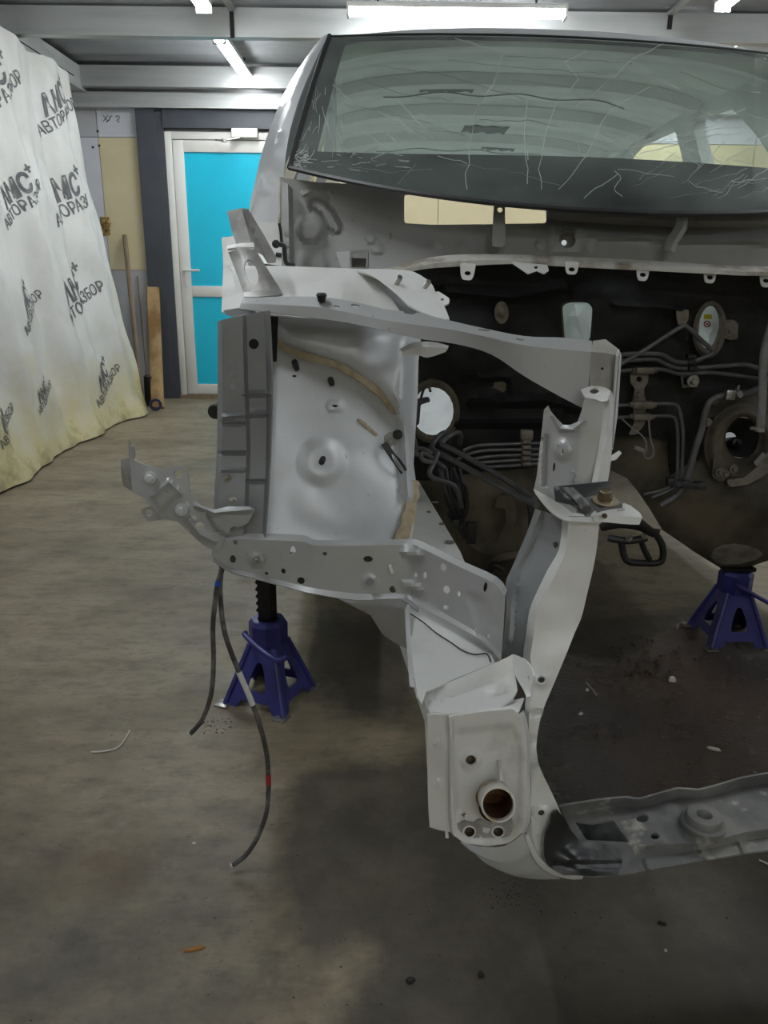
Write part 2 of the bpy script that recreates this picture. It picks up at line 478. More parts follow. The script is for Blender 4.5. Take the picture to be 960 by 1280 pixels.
def _sheet_mesh(outline, depth, holes, thick, step, bumps, lines):
    step = step * .72
    outline = densify(outline, step)
    pts = list(outline); edges = [(i, (i + 1) % len(outline)) for i in range(len(outline))]
    for h in holes:
        b = len(pts); pts += [tuple(p[:2]) for p in h]
        edges += [(b + i, b + (i + 1) % len(h)) for i in range(len(h))]
    for ln in lines:
        q = densify(ln, step, False); b = len(pts); pts += q
        edges += [(b + i, b + i + 1) for i in range(len(q) - 1)]
    A = np.array(outline)
    x0, y0 = A.min(0); x1, y1 = A.max(0)
    gx, gy = np.meshgrid(np.arange(x0 + step / 2, x1, step), np.arange(y0 + step / 2, y1, step))
    gx[1::2] += step / 2
    G = np.stack([gx.ravel(), gy.ravel()], 1)
    if len(G):
        ok = inside(G, outline) & (dist_poly(G, outline) > step * .45)
        for h in holes:
            ok &= ~inside(G, h); ok &= dist_poly(G, h) > step * .4
        for ln in lines:
            ok &= dist_poly(G, ln, False) > step * .4
        pts += [tuple(p) for p in G[ok]]
    res = delaunay_2d_cdt([Vector(p) for p in pts], edges, [], 0, 1e-4)
    V = np.array([tuple(v) for v in res[0]]); F = [tuple(f) for f in res[2]]
    cen = np.array([V[list(f)].mean(0) for f in F])
    keep = inside(cen, outline)
    for h in holes: keep &= ~inside(cen, h)
    F = [f for f, k in zip(F, keep) if k]
    used = sorted({i for f in F for i in f}); mp = {i: k for k, i in enumerate(used)}
    V = V[used]; F = [tuple(mp[i] for i in f) for f in F]
    D = rays(V)
    if isinstance(depth, list):
        depth = tps(depth)
    t = depth(V)
    for b in bumps: t = t - b(V)
    W = np.array(O)[None] + D * t[:, None]
    N = np.zeros_like(W)
    fa = np.array(F)
    fn = np.cross(W[fa[:, 1]] - W[fa[:, 0]], W[fa[:, 2]] - W[fa[:, 0]])
    # orient towards the viewer
    fl = (fn * D[fa[:, 0]]).sum(1) > 0
    fa[fl] = fa[fl][:, ::-1]; fn[fl] *= -1
    for k in range(3): np.add.at(N, fa[:, k], fn)
    N /= np.maximum(np.linalg.norm(N, axis=1, keepdims=True), 1e-12)
    n = len(W)
    B = W - N * thick
    faces = [tuple(int(i) for i in f) for f in fa] + [tuple(int(i) + n for i in f[::-1]) for f in fa]
    cnt = {}
    for f in fa:
        for a, b in ((f[0], f[1]), (f[1], f[2]), (f[2], f[0])):
            a, b = int(a), int(b)
            if (b, a) in cnt: del cnt[(b, a)]
            else: cnt[(a, b)] = 1
    for (a, b) in cnt: faces.append((b, a, a + n, b + n))
    return np.vstack([W, B]), faces
def sheet(name, outline, depth, material, parent=None, holes=(), thick=0.0022, step=7, bumps=(), lines=(), sharp=32):
    v, f = _sheet_mesh([p[:2] for p in outline], depth, list(holes), thick, step, list(bumps), list(lines) + [b.line for b in bumps if hasattr(b, 'line')])
    return meshobj(name, v, f, material, parent, sharp)
def cat2(row, sub):
    q, _ = catmull([Vector(p) for p in row], sub)
    return [tuple(p) for p in q]
def rsheet(name, rows, material, parent=None, sub=3, **kw):
    """pressed sheet that follows several measured lines (px, py, Y); every line is a fold"""
    rows = [cat2(r_, sub) if sub > 1 else list(r_) for r_ in rows]
    outl = [p[:2] for p in rows[0]] + [rows[i][-1][:2] for i in range(1, len(rows) - 1)] + [p[:2] for p in rows[-1][::-1]] + [rows[i][0][:2] for i in range(len(rows) - 2, 0, -1)]
    return sheet(name, outl, rowdepth(rows), material, parent, lines=[[p[:2] for p in r_] for r_ in rows[1:-1]], **kw)
def surf(name, rows, material, parent=None, thick=0.002, flip=False, sharp=35):
    """lofted grid of world points, all rows the same length"""
    m = len(rows[0]); V = [Vector(p) for r_ in rows for p in r_]
    F = []
    for i in range(len(rows) - 1):
        for k in range(m - 1):
            q = (i * m + k, i * m + k + 1, (i + 1) * m + k + 1, (i + 1) * m + k)
            F.append(q[::-1] if flip else q)
    if thick:
        N = [Vector((0, 0, 0)) for _ in V]
        for q in F:
            nn = (V[q[2]] - V[q[0]]).cross(V[q[3]] - V[q[1]])
            for i in q: N[i] += nn
        n = len(V)
        V2 = V + [v - (a.normalized() if a.length else a) * thick for v, a in zip(V, N)]
        cnt = {}
        for q in F:
            for k in range(4):
                a, b = q[k], q[(k + 1) % 4]
                if (b, a) in cnt: del cnt[(b, a)]
                else: cnt[(a, b)] = 1
        F2 = F + [tuple(i + n for i in q[::-1]) for q in F] + [(b, a, a + n, b + n) for (a, b) in cnt]
        V, F = V2, F2
    return meshobj(name, V, F, material, parent, sharp)
def frame_to(p, d, up=(0, 0, 1)):
    """matrix whose z axis points along d, at p"""
    z = Vector(d).normalized(); u = Vector(up)
    x = u.cross(z)
    if x.length < 1e-4: x = Vector((1, 0, 0)).cross(z)
    x.normalize(); y = z.cross(x)
    m = Matrix((x, y, z)).transposed().to_4x4(); m.translation = p
    return m
# ================================================================== THE ROOM
XL, XR, YB, YF, ZC = -2.42, 5.4, 6.52, -5.0, 2.50
def floor_mat():
    m = bpy.data.materials.new('stained_concrete'); m.use_nodes = True
    nt = m.node_tree; L = nt.links.new; b = nt.nodes['Principled BSDF']
    g = nt.nodes.new('ShaderNodeNewGeometry').outputs['Position']
    def noise(sc, det, rgh=0.6, st=None):
        n = nt.nodes.new('ShaderNodeTexNoise'); n.inputs['Scale'].default_value = sc; n.inputs['Detail'].default_value = det
        n.inputs['Roughness'].default_value = rgh
        if st:
            mp = nt.nodes.new('ShaderNodeMapping'); mp.inputs['Scale'].default_value = st; L(g, mp.inputs[0]); L(mp.outputs[0], n.inputs['Vector'])
        else: L(g, n.inputs['Vector'])
        return n.outputs['Fac']
    def mr(src, a, c, lo=0.0, hi=1.0):
        r = nt.nodes.new('ShaderNodeMapRange'); r.inputs['From Min'].default_value = a; r.inputs['From Max'].default_value = c
        r.inputs['To Min'].default_value = lo; r.inputs['To Max'].default_value = hi
        L(src, r.inputs['Value']); return r.outputs[0]
    def mix(f, a, c):
        x = nt.nodes.new('ShaderNodeMix'); x.data_type = 'RGBA'; L(f, x.inputs[0])
        for s, k in ((a, 6), (c, 7)):
            if isinstance(s, tuple): x.inputs[k].default_value = (*s, 1)
            else: L(s, x.inputs[k])
        return x.outputs[2]
    def math_(op, a, c):
        x = nt.nodes.new('ShaderNodeMath'); x.operation = op
        for s, k in ((a, 0), (c, 1)):
            if isinstance(s, (int, float)): x.inputs[k].default_value = s
            else: L(s, x.inputs[k])
        return x.outputs[0]
    c = mix(mr(noise(1.6, 8, 0.65, (1, 1.5, 1)), 0.40, 0.62), (0.262, 0.220, 0.148), (0.158, 0.130, 0.082))
    c = mix(mr(noise(7, 7, 0.7, (1, 2.2, 1)), 0.46, 0.74, 0, 0.85), c, (0.085, 0.067, 0.045))
    c = mix(mr(noise(3.2, 5, 0.6), 0.58, 0.72, 0, 0.45), c, (0.27, 0.245, 0.195))
    c = mix(mr(noise(55, 4, 0.6), 0.66, 0.74, 0, 0.8), c, (0.05, 0.042, 0.03))
    c = mix(mr(noise(22, 6, 0.7, (1, 1.7, 1)), 0.52, 0.72, 0, 0.6), c, (0.075, 0.058, 0.036))
    c = mix(mr(noise(11, 6, 0.7), 0.60, 0.76, 0, 0.5), c, (0.33, 0.305, 0.25))
    at = nt.nodes.new('ShaderNodeAttribute'); at.attribute_name = 'damp_shade'
    at2 = nt.nodes.new('ShaderNodeAttribute'); at2.attribute_name = 'wet'
    at3 = nt.nodes.new('ShaderNodeAttribute'); at3.attribute_name = 'rusty'
    n1 = noise(9, 7, 0.7)
    damp_shade = mr(math_('ADD', at.outputs['Fac'], math_('MULTIPLY', n1, 0.5)), 0.55, 0.85)
    wet = mr(math_('ADD', at2.outputs['Fac'], math_('MULTIPLY', n1, 0.55)), 0.66, 0.86)
    rus = mr(math_('ADD', at3.outputs['Fac'], math_('MULTIPLY', n1, 0.6)), 0.45, 0.95)
    c = mix(math_('MULTIPLY', rus, 0.75), c, (0.10, 0.06, 0.018))
    damp_shade_col = mix(mr(noise(3.5, 8, 0.72), 0.42, 0.60), (0.046, 0.039, 0.030), (0.092, 0.079, 0.060))
    damp_shade_col = mix(mr(noise(70, 3, 0.6), 0.68, 0.75, 0, 0.9), damp_shade_col, (0.015, 0.013, 0.011))
    c = mix(math_('MULTIPLY', damp_shade, 0.92), c, damp_shade_col)
    wetcol = mix(mr(noise(1.8, 5, 0.6), 0.42, 0.6), (0.040, 0.031, 0.024), (0.075, 0.043, 0.022))
    wetcol = mix(mr(noise(130, 3, 0.6), 0.62, 0.72, 0, 0.7), wetcol, (0.13, 0.11, 0.09))  # pale specks put the glints of the wet grit into the colour
    c = mix(wet, c, wetcol)
    L(c, b.inputs['Base Color'])
    r0 = mr(noise(4, 6), 0.35, 0.7, 0.46, 0.62)
    rm = nt.nodes.new('ShaderNodeMix'); rm.data_type = 'FLOAT'
    L(wet, rm.inputs[0]); L(r0, rm.inputs[2]); L(mr(noise(6, 4), 0.35, 0.65, 0.10, 0.34), rm.inputs[3])
    L(rm.outputs[0], b.inputs['Roughness'])
    bp = nt.nodes.new('ShaderNodeBump'); bp.inputs['Distance'].default_value = 0.006; bp.inputs['Strength'].default_value = 0.7
    hh = math_('ADD', math_('MULTIPLY', noise(14, 6, 0.6), 0.3), math_('MULTIPLY', noise(75, 5, 0.65, (1, 1.5, 1)), math_('MULTIPLY', wet, 3.5)))
    L(hh, bp.inputs['Height']); L(bp.outputs[0], b.inputs['Normal'])
    return m
def build_floor():
    xs = np.arange(XL, XR + .05, .06); ys = np.arange(YF, YB + .05, .06)
    gx, gy = np.meshgrid(xs, ys)
    V = np.stack([gx.ravel(), gy.ravel(), np.zeros(gx.size)], 1)
    nx, ny = len(xs), len(ys)
    top = [(j * nx + i, j * nx + i + 1, (j + 1) * nx + i + 1, (j + 1) * nx + i) for j in range(ny - 1) for i in range(nx - 1)]
    b = len(V)
    V2 = np.vstack([V, [[xs[0], ys[0], -.1], [xs[-1], ys[0], -.1], [xs[-1], ys[-1], -.1], [xs[0], ys[-1], -.1]]])
    F = top + [(b, b + 3, b + 2, b + 1)]
    o = meshobj('floor', V2, F, None, smooth=False)
    me = o.data; me.materials.append(floor_mat())
    def soft(px, wd):
        poly = [tuple(PZ(x, y, 0)[:2]) for x, y in px]
        d = dist_poly(V[:, :2], poly); sd = np.where(inside(V[:, :2], poly), d, -d)
        return np.clip(sd / wd * .5 + .5, 0, 1)
    wet = soft([(672, 826), (715, 816), (770, 832), (806, 806), (838, 786), (862, 766), (905, 790), (950, 838), (1100, 850), (1300, 870), (1300, 985), (960, 990), (760, 1030), (690, 1040), (660, 960), (664, 880)], .09)
    damp_shade = np.maximum(soft([(375, 972), (430, 955), (520, 962), (560, 900), (640, 860), (690, 800), (720, 770), (790, 770), (840, 765), (900, 770), (1300, 800), (1500, 1000), (1500, 1500), (420, 1500), (440, 1270), (470, 1180), (380, 1200), (350, 1100), (360, 1010)], .12),
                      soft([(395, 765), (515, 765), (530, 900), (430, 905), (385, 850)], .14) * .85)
    damp_shade = np.maximum(damp_shade, soft([(-300, 1010), (60, 985), (150, 1030), (260, 1010), (380, 960), (420, 1500), (-300, 1500)], .40) * .62)  # foreground: light falloff and floor dirt, both put into this darkening
    rus = np.maximum(soft([(112, 1055), (168, 1050), (184, 1085), (150, 1122), (108, 1110)], .05), soft([(30, 1075), (95, 1060), (105, 1100), (20, 1125)], .08) * .6)
    rus = np.maximum(rus, soft([(710, 880), (800, 880), (800, 930), (690, 935)], .15) * .6)
    for nm, a in (('wet', wet), ('damp_shade', damp_shade), ('rusty', rus)):
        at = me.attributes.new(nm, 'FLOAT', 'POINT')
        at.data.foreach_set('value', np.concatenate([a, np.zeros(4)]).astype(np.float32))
    tag(o, kind='structure'); return o
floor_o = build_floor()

def panel_box(name, a, b, m, parent=None, kind=None, bev=0.0):
    o = MB().box(a, b, bev=bev).build(name, m, parent)
    if kind: tag(o, kind=kind)
    return o
wall_b = panel_box('wall_back', (XL - .1, YB + .02, 0), (XR + .1, YB + .14, ZC + .1), M['wall_grey'], kind='structure')
zA, zB, zC_ = 1.03, 2.01, 2.262
seamsx = [XL, -2.245]
x = -2.245
DX0 = PY(183, 300, YB).x; DX1 = DX0 + 1.33      # charcoal door surround
def panelrow(x0, x1, tiny=False):
    e = .0025
    panel_box('wall_panel', (x0 + e, YB, .0), (x1 - e, YB + .02, zA - e), M['wall_grey'], wall_b)
    panel_box('wall_panel', (x0 + e, YB, zA + e), (x1 - e, YB + .02, zB - e), M['wall_white'] if tiny else M['wall_cream'], wall_b)
    panel_box('wall_panel', (x0 + e, YB, zB + e), (x1 - e, YB + .02, zC_), M['wall_grey'] if tiny else M['wall_white'], wall_b)
panelrow(XL, -2.245, True)
panelrow(-2.245, DX0)
xs_ = [DX1, .40, 1.62, 2.84, 4.06, 5.28, XR]
for a_, b_ in zip(xs_[:-1], xs_[1:]): panelrow(a_, b_)
# screws in the panels
for (px, py) in ((122, 164), (116, 184), (124, 182), (133, 328), (187, 144), (189, 235), (197, 342)):
    p = PY(px, py, YB)
    MB().lathe([(0, .006), (.008, .005), (.010, 0)], 8, frame_to(p, (0, -1, 0))).build('screw', M['dark_bit'] if px < 150 else M['steel'], wall_b)
# marker scribble on the white panel
def pen(pts, r=.0035, parent=wall_b):
    MB().tube([PY(a, b, YB - .001) for a, b in pts], r, 5, False).build('pen_mark', M['ink'], parent)
pen([(129, 144), (134, 151)]); pen([(135, 144), (129, 152)]); pen([(136, 151), (138, 145), (140, 145)]); pen([(133, 153), (136, 150)])
pen([(145, 147), (146, 145), (149, 145), (149, 148), (146, 151), (148, 153), (149, 151)])
# patch of foam in the wall
v = []
fp = MB()
for k in range(7):
    p = PY(126 + rng.rand() * 10, 274 + rng.rand() * 18, YB - .004)
    fp.lathe([(0, .02), (.02, .016), (.03, 0)], 7, frame_to(p, (rng.randn() * .2, -1, rng.randn() * .2)))
a0 = PY(125, 271, YB); a1 = PY(138, 294, YB)
fp.box((a0.x, YB - .006, a1.z), (a1.x, YB, a0.z))
fp.build('foam_patch', M['foam'], wall_b)

wl = panel_box('wall_left', (XL - .12, YF, 0), (XL, YB + .02, ZC + .1), M['wall_grey'], kind='structure')
wr = panel_box('wall_right', (XR, YF, 0), (XR + .12, YB + .02, ZC + .1), M['wall_white'], kind='structure')
wf = panel_box('wall_front', (XL - .12, YF - .12, 0), (XR + .12, YF, ZC + .1), M['wall_cream'], kind='structure')
ceil = empty('ceiling', (0, 0, ZC)); tag(ceil, kind='structure')
y = YF
while y < YB:       # ribbed sheets
    y2 = min(y + .62, YB + .02)
    mb = MB(); n = 8; rows = []
    for k in range(n + 1):
        yy = y + (y2 - y) * k / n
        rows.append(yy)
    vv = []; ff = []
    for k, yy in enumerate(rows):
        z = ZC + (0.0 if k % 4 in (0, 1) else 0.012)
        vv += [(XL, yy, z), (XR, yy, z)]
    for k in range(n): ff.append((2 * k, 2 * k + 2, 2 * k + 3, 2 * k + 1))
    vv2 = vv + [(a, b, c + .03) for a, b, c in vv]; q = len(vv)
    ff2 = ff + [tuple(i + q for i in f[::-1]) for f in ff]
    mb.add(vv2, ff2)
    mb.build('ceiling_sheet', M['ceil'], ceil, sharp=15)
    y = y2
tn = 0
def trim(mb, m):
    global tn
    tn += 1
    return tag(mb.build('trim_%d' % tn, m), kind='structure')
def cbeam(y, z0, z1, d=.07, t=.006):
    """channel section across the room, open to the back"""
    mb = MB()
    mb.box((XL + .12, y, z0), (XR, y + t, z1)); mb.box((XL + .12, y + t, z0), (XR, y + d, z0 + t)); mb.box((XL + .12, y + t, z1 - t), (XR, y + d, z1))
    trim(mb, M['beam'])
cbeam(PZ(300, 45, 2.35).y, 2.345, 2.497)
cbeam(6.38, 2.335, 2.475)
cbeam(3.55, 2.345, 2.497)
cbeam(1.9, 2.345, 2.497); cbeam(.3, 2.345, 2.497)
mb = MB().box((XL, 6.46, 2.205), (XR, YB + .01, 2.315)); mb.box((XL, 6.43, 2.205), (XR, 6.46, 2.215)); trim(mb, M['beam'])
# girder along the left wall
mb = MB().box((XL, YF, 2.33), (XL + .012, YB, 2.48)); mb.box((XL, YF, 2.31), (XL + .13, YB, 2.33)); mb.box((XL + .115, YF, 2.33), (XL + .13, YB, 2.47)); trim(mb, M['beam'])
# wire the tarp hangs on
trim(MB().tube([(-2.24, 1.5, 2.345), (-2.23, 4.0, 2.335), (-2.235, 6.1, 2.34)], .004, 6), M['dark_bit'])

# ---- door
def door():
    d = empty('door_1', (DX0, YB, 0)); tag(d, kind='structure')
    yf = YB - .05
    H = PY(190, 136, yf).z
    wl_ = .205                               # charcoal surround width
    zt = PY(250, 160, yf).z
    panel_box('door_surround', (DX0, yf, 0), (DX0 + wl_ - .06, YB, H), M['charcoal'], d)
    panel_box('door_surround', (DX0 + wl_ - .06, yf + .015, 0), (DX0 + wl_, YB, H - .02), M['charcoal'], d)
    panel_box('door_surround', (DX0 + wl_, yf, zt), (DX1 - wl_, YB, H), M['charcoal'], d)
    panel_box('door_surround', (DX1 - wl_, yf, 0), (DX1, YB, H), M['charcoal'], d)
    ox0 = DX0 + wl_ - .005; ox1 = DX1 - wl_ + .005; oz = zt - .02
    fr = .055
    yd = yf + .03
    for a, b in (((ox0, yd, .03), (ox0 + fr, YB, oz)), ((ox1 - fr, yd, .03), (ox1, YB, oz)), ((ox0 + fr, yd, oz - fr), (ox1 - fr, YB, oz))):
        panel_box('door_frame', a, b, M['door_white'], d, bev=.004)
    panel_box('threshold', (ox0, yd - .02, 0), (ox1, YB, .03), M['wood_dark'], d)
    lx0, lx1, lz1 = ox0 + fr + .004, ox1 - fr - .004, oz - fr - .004
    lf = empty('door_leaf', (lx0, yd, .03)); lf.parent = d; lf.matrix_parent_inverse = wm(d).inverted()
    st = .085
    for a, b in (((lx0, yd + .006, .035), (lx0 + st, YB, lz1)), ((lx1 - st, yd + .006, .035), (lx1, YB, lz1)),
                 ((lx0 + st, yd + .006, lz1 - st), (lx1 - st, YB, lz1)), ((lx0 + st, yd + .006, .035), (lx1 - st, YB, .12)),
                 ((lx0 + st, yd + .006, .83), (lx1 - st, YB, .915))):
        panel_box('leaf_rail', a, b, M['door_white'], lf, bev=.004)
    panel_box('door_panel', (lx0 + st, yd + .03, .12), (lx1 - st, YB, .83), M['cyan'], lf)
    panel_box('door_panel', (lx0 + st, yd + .03, .915), (lx1 - st, YB, lz1 - st), M['cyan'], lf)
    hz = 1.035; hx = lx0 + .04
    h = MB().box((hx - .015, yd - .002, hz - .13), (hx + .015, yd + .008, hz + .03), bev=.003)
    h.tube([(hx, yd, hz), (hx, yd - .045, hz), (hx + .13, yd - .05, hz)], .010, 8, False)
    h.build('door_handle', M['door_white'], lf)
    cx = lx0 + .47
    cl = MB().box((cx, yd - .05, oz - .045), (cx + .20, yd + .004, oz + .02), bev=.006)
    cl.build('door_closer', M['door_white'], d)
    ar = MB().tube([(cx + .09, yd - .03, oz - .04), (cx - .05, yd - .08, oz - .075), (cx - .13, yd - .02, oz - .06)], .007, 6, False)
    ar.lathe([(0, .01), (.022, .01), (.022, -.01), (0, -.01)], 10, frame_to((cx - .05, yd - .08, oz - .075), (0, 0, 1)))
    ar.build('closer_arm', M['steel'], d)
door()

# ---- ceiling lamps
def lamp(x, y, along, label, z=2.40, ln=1.2):
    t = empty('ceiling_lamp', (x, y, z)); tag(t, label, 'lamp', 'tube lamps under the ceiling')
    if along == 'Y': t.rotation_euler = (0, 0, math.pi / 2)
    hw = .038
    mb = MB()
    n = 10
    prof = [(hw * math.cos(math.pi + math.pi * k / n), .002 + .036 * math.sin(math.pi + math.pi * k / n)) for k in range(n + 1)]
    v = [(-ln / 2, a, b) for a, b in prof] + [(ln / 2, a, b) for a, b in prof]
    f = [(i, i + 1, i + n + 2, i + n + 1) for i in range(n)] + [tuple(range(n, -1, -1)), tuple(range(n + 1, 2 * n + 2)), (0, n + 1, 2 * n + 1, n)]
    mb.add(v, f); mb.build('diffuser', M['lamp'], t, local=True)
    MB().box((-ln / 2, -hw - .003, .002), (ln / 2, hw + .003, .028), bev=.004).build('housing', M['door_white'], t, local=True)
    for s in (-1, 1):
        MB().box((s * ln * .5 - .012 * (s > 0), -hw - .004, -.036), (s * ln * .5 + .012 * (s < 0), hw + .004, .027)).build('end_cap', M['door_white'], t, local=True)
        MB().tube([(s * ln * .36, 0, .026), (s * ln * .36, 0, ZC - z + .01)], .006, 6, False).build('hanger', M['dark_bit'], t, local=True)
    return t
p1 = PZ(277, 50, 2.40); p2 = PZ(308, 97, 2.40)
lamp((p1.x + p2.x) / 2, (p1.y + p2.y) / 2, 'Y', 'lit tube lamp near the door, seen end to end', ln=min(1.2, p2.y - p1.y + .1))
lamp(PZ(255, 8, 2.40).x, PZ(255, 8, 2.40).y - .6, 'Y', 'lit tube lamp cut by the top edge, left of the car roof')
pm = PZ(571, 13, 2.40)
lamp(pm.x, pm.y, 'X', 'long lit tube lamp running crosswise above the car roof')
lamp(PZ(903, 6, 2.40).x, PZ(903, 6, 2.40).y - .6, 'Y', 'lit tube lamp cut by the top edge, in the right corner')
lamp(2.1, 5.75, 'Y', 'tube lamp behind the car roof on the far right')
for x_, y_, al, lb in ((-1.0, 1.35, 'Y', 'ceiling tube lamp over the left aisle'), (1.95, 2.0, 'Y', 'ceiling tube lamp over the right side of the car'),
                   (.6, -1.9, 'X', 'ceiling tube lamp behind the photographer'),
                   (-1.0, -3.9, 'Y', 'ceiling tube lamp at the left rear of the workshop'), (.6, -3.9, 'Y', 'ceiling tube lamp at the middle rear of the workshop'),
                   (2.4, -3.6, 'Y', 'ceiling tube lamp at the right rear of the workshop'),
                   (4.2, 1.2, 'Y', 'unseen tube lamp added to light the floor under the car, nearer one'), (4.2, 3.6, 'Y', 'unseen tube lamp added to light the floor under the car, farther one')):  # last two are unseen, added to brighten the floor below the car
    lamp(x_, y_, al, lb)
# cable conduits that drop from the beams
def conduit(px, py0, py1, Y):
    mb = MB(); a = PY(px, py0, Y); b = PY(px + 1, py1, Y)
    mb.box((a.x - .012, Y, b.z), (a.x + .012, Y + .012, a.z)); trim(mb, M['dark_bit'])
yb1 = PZ(300, 45, 2.35).y - .014
conduit(289, 14, 47, yb1); conduit(839, 18, 36, yb1)
for xx in (PY(289, 12, yb1).x, PY(839, 16, yb1).x):
    trim(MB().box((xx - .02, 2.2, ZC - .02), (xx + .02, yb1 + .01, ZC - .003)), M['beam'])

# ---- the printed tarp on the left
CY0, CY1, CZT = 2.2, 5.92, 2.325
def curtain_pt(y, v):
    """v 0 floor .. 1 top"""
    s = (y - CY0) / (CY1 - CY0)
    xt = -2.185; xb = -1.86 - .03 * math.sin(3.1 * y)
    e = (1 - v) ** 1.25
    x = xt + (xb - xt) * e
    fold = .030 * math.sin(y * 9.2 + .8 * math.sin(v * 3)) + .018 * math.sin(y * 17.0 + 2 * v + 1.0) + .010 * math.sin(y * 31 - 3 * v)
    fold *= .45 + .9 * (1 - v) * v * 2 + .25 * v
    wr = .012 * math.sin(v * 23 + y * 5) * math.sin(y * 3.3 + v * 6)
    z = .012 + v * (CZT - .012) - .03 * (v ** 6) * abs(math.sin(y * 4.5))
    if v < .06: x += (.06 - v) * .9 * (0.5 + 0.5 * math.sin(y * 7))
    return Vector((x + fold + wr, y, z))
def build_curtain():
    ny, nv = 150, 70
    V = []; F = []; D = []
    for j in range(nv + 1):
        v = j / nv
        for i in range(ny + 1):
            y = CY0 + (CY1 - CY0) * i / ny
            V.append(curtain_pt(y, v))
            edge = max(0, 1 - (CY1 - y) / .35) * .22
            D.append(max(0, 1 - v / .30) * .95 + edge + (.10 if v > .93 else 0))
    n1 = ny + 1
    for j in range(nv):
        for i in range(ny):
            F.append((j * n1 + i, j * n1 + i + 1, (j + 1) * n1 + i + 1, (j + 1) * n1 + i))
    # thickness
    q = len(V)
    V2 = V + [p - Vector((.003, 0, 0)) for p in V]
    F2 = [f[::-1] for f in F] + [tuple(a + q for a in f) for f in F]
    rim = [j * n1 + ny for j in range(nv + 1)]
    for a, b in zip(rim[:-1], rim[1:]): F2.append((a, b, b + q, a + q))
    o = meshobj('tarp_curtain', V2, F2, M['curtain'], sharp=60)
    at = o.data.attributes.new('dirt', 'FLOAT', 'POINT')
    at.data.foreach_set('value', np.array(D + D, dtype=np.float32))
    tag(o, 'dirty white printed tarp hanging along the left wall', 'curtain')
    return o
curtain = build_curtain()
def curtain_hit(px, py):
    """(y, v) of a point on the tarp"""
    d = ray(px, py)
    lo = None
    bx, best = 0, 1e9
    for k in range(400):
        t = 3.0 + k * .01
        p = O + d * t
        v = (p.z - .012) / (CZT - .012)
        xx = -2.185 + (.325) * max(0, 1 - v) ** 1.25
        if abs(p.x - xx) < best: best = abs(p.x - xx); bx = (p.y, v)
    return bx
def text_mesh(body, bold=0.0, shear=0.0):
    cu = bpy.data.curves.new('print', 'FONT'); cu.body = body; cu.size = 1.0; cu.offset = bold; cu.shear = shear
    cu.resolution_u = 3
    ob = bpy.data.objects.new('print', cu); COL.objects.link(ob)
    dg = bpy.context.evaluated_depsgraph_get()
    me = bpy.data.meshes.new_from_object(ob.evaluated_get(dg))
    V = np.array([v.co[:2] for v in me.vertices]); F = [tuple(p.vertices) for p in me.polygons]
    bpy.data.objects.remove(ob); bpy.data.curves.remove(cu); bpy.data.meshes.remove(me)
    return V, F
T1 = text_mesh('АВТОРАЗБОР', .012, 0.0)
T2 = text_mesh('АМС', .035, .25)
T3 = text_mesh('+', .03, 0)
def lay(name, V, F, org, ex, ey):
    """lay flat print on the cloth; org, ex, ey are (y, z) vectors"""
    pts = []
    for a, b in V:
        yy = org[0] + ex[0] * a + ey[0] * b; zz = org[1] + ex[1] * a + ey[1] * b
        yy = min(yy, CY1 - .01)
        v_ = min(max((zz - .012) / (CZT - .012), .01), .985)
        p = curtain_pt(yy, v_)
        e = .004
        q1 = curtain_pt(yy + e, v_) - curtain_pt(yy - e, v_); q2 = curtain_pt(yy, min(v_ + .002, 1)) - curtain_pt(yy, v_ - .002)
        nn = q2.cross(q1).normalized()
        if nn.x < 0: nn = -nn
        pts.append(p + nn * .0035)
    meshobj(name, pts, F, M['ink'], curtain, smooth=False)
W1 = T1[0][:, 0].max(); W2 = T2[0][:, 0].max()
marks = [((-14, 160), (23, 100)), ((60, 170), (91, 131)), ((20, 288), (48, 234)), ((72, 284), (109, 248)), ((34, 420), (60, 371)), ((88, 409), (121, 362)),
         ((126, 511), (144, 462)), ((-6, 562), (24, 511)), ((54, 520), (70, 480))]
for (s, e) in marks:
    ys, vs_ = curtain_hit(*s); ye, ve = curtain_hit(*e)
    a = np.array([ys, .012 + vs_ * (CZT - .012)]); b = np.array([ye, .012 + ve * (CZT - .012)])
    ex = (b - a) / W1; ln = np.linalg.norm(b - a)
    u = (b - a) / ln; nrm = np.array([-u[1], u[0]])
    h1 = ln / W1 * 1.0
    ey = nrm * h1 * 1.0
    lay('printed_name', T1[0], T1[1], a, ex, ey)
    sc = ln * .50 / W2
    lay('printed_logo', T2[0], T2[1], a + u * ln * .20 + nrm * ln * .135, u * sc, nrm * sc * 1.25)
    lay('printed_plus', T3[0], T3[1], a + u * ln * .70 + nrm * ln * .27, u * ln * .17, nrm * ln * .17)

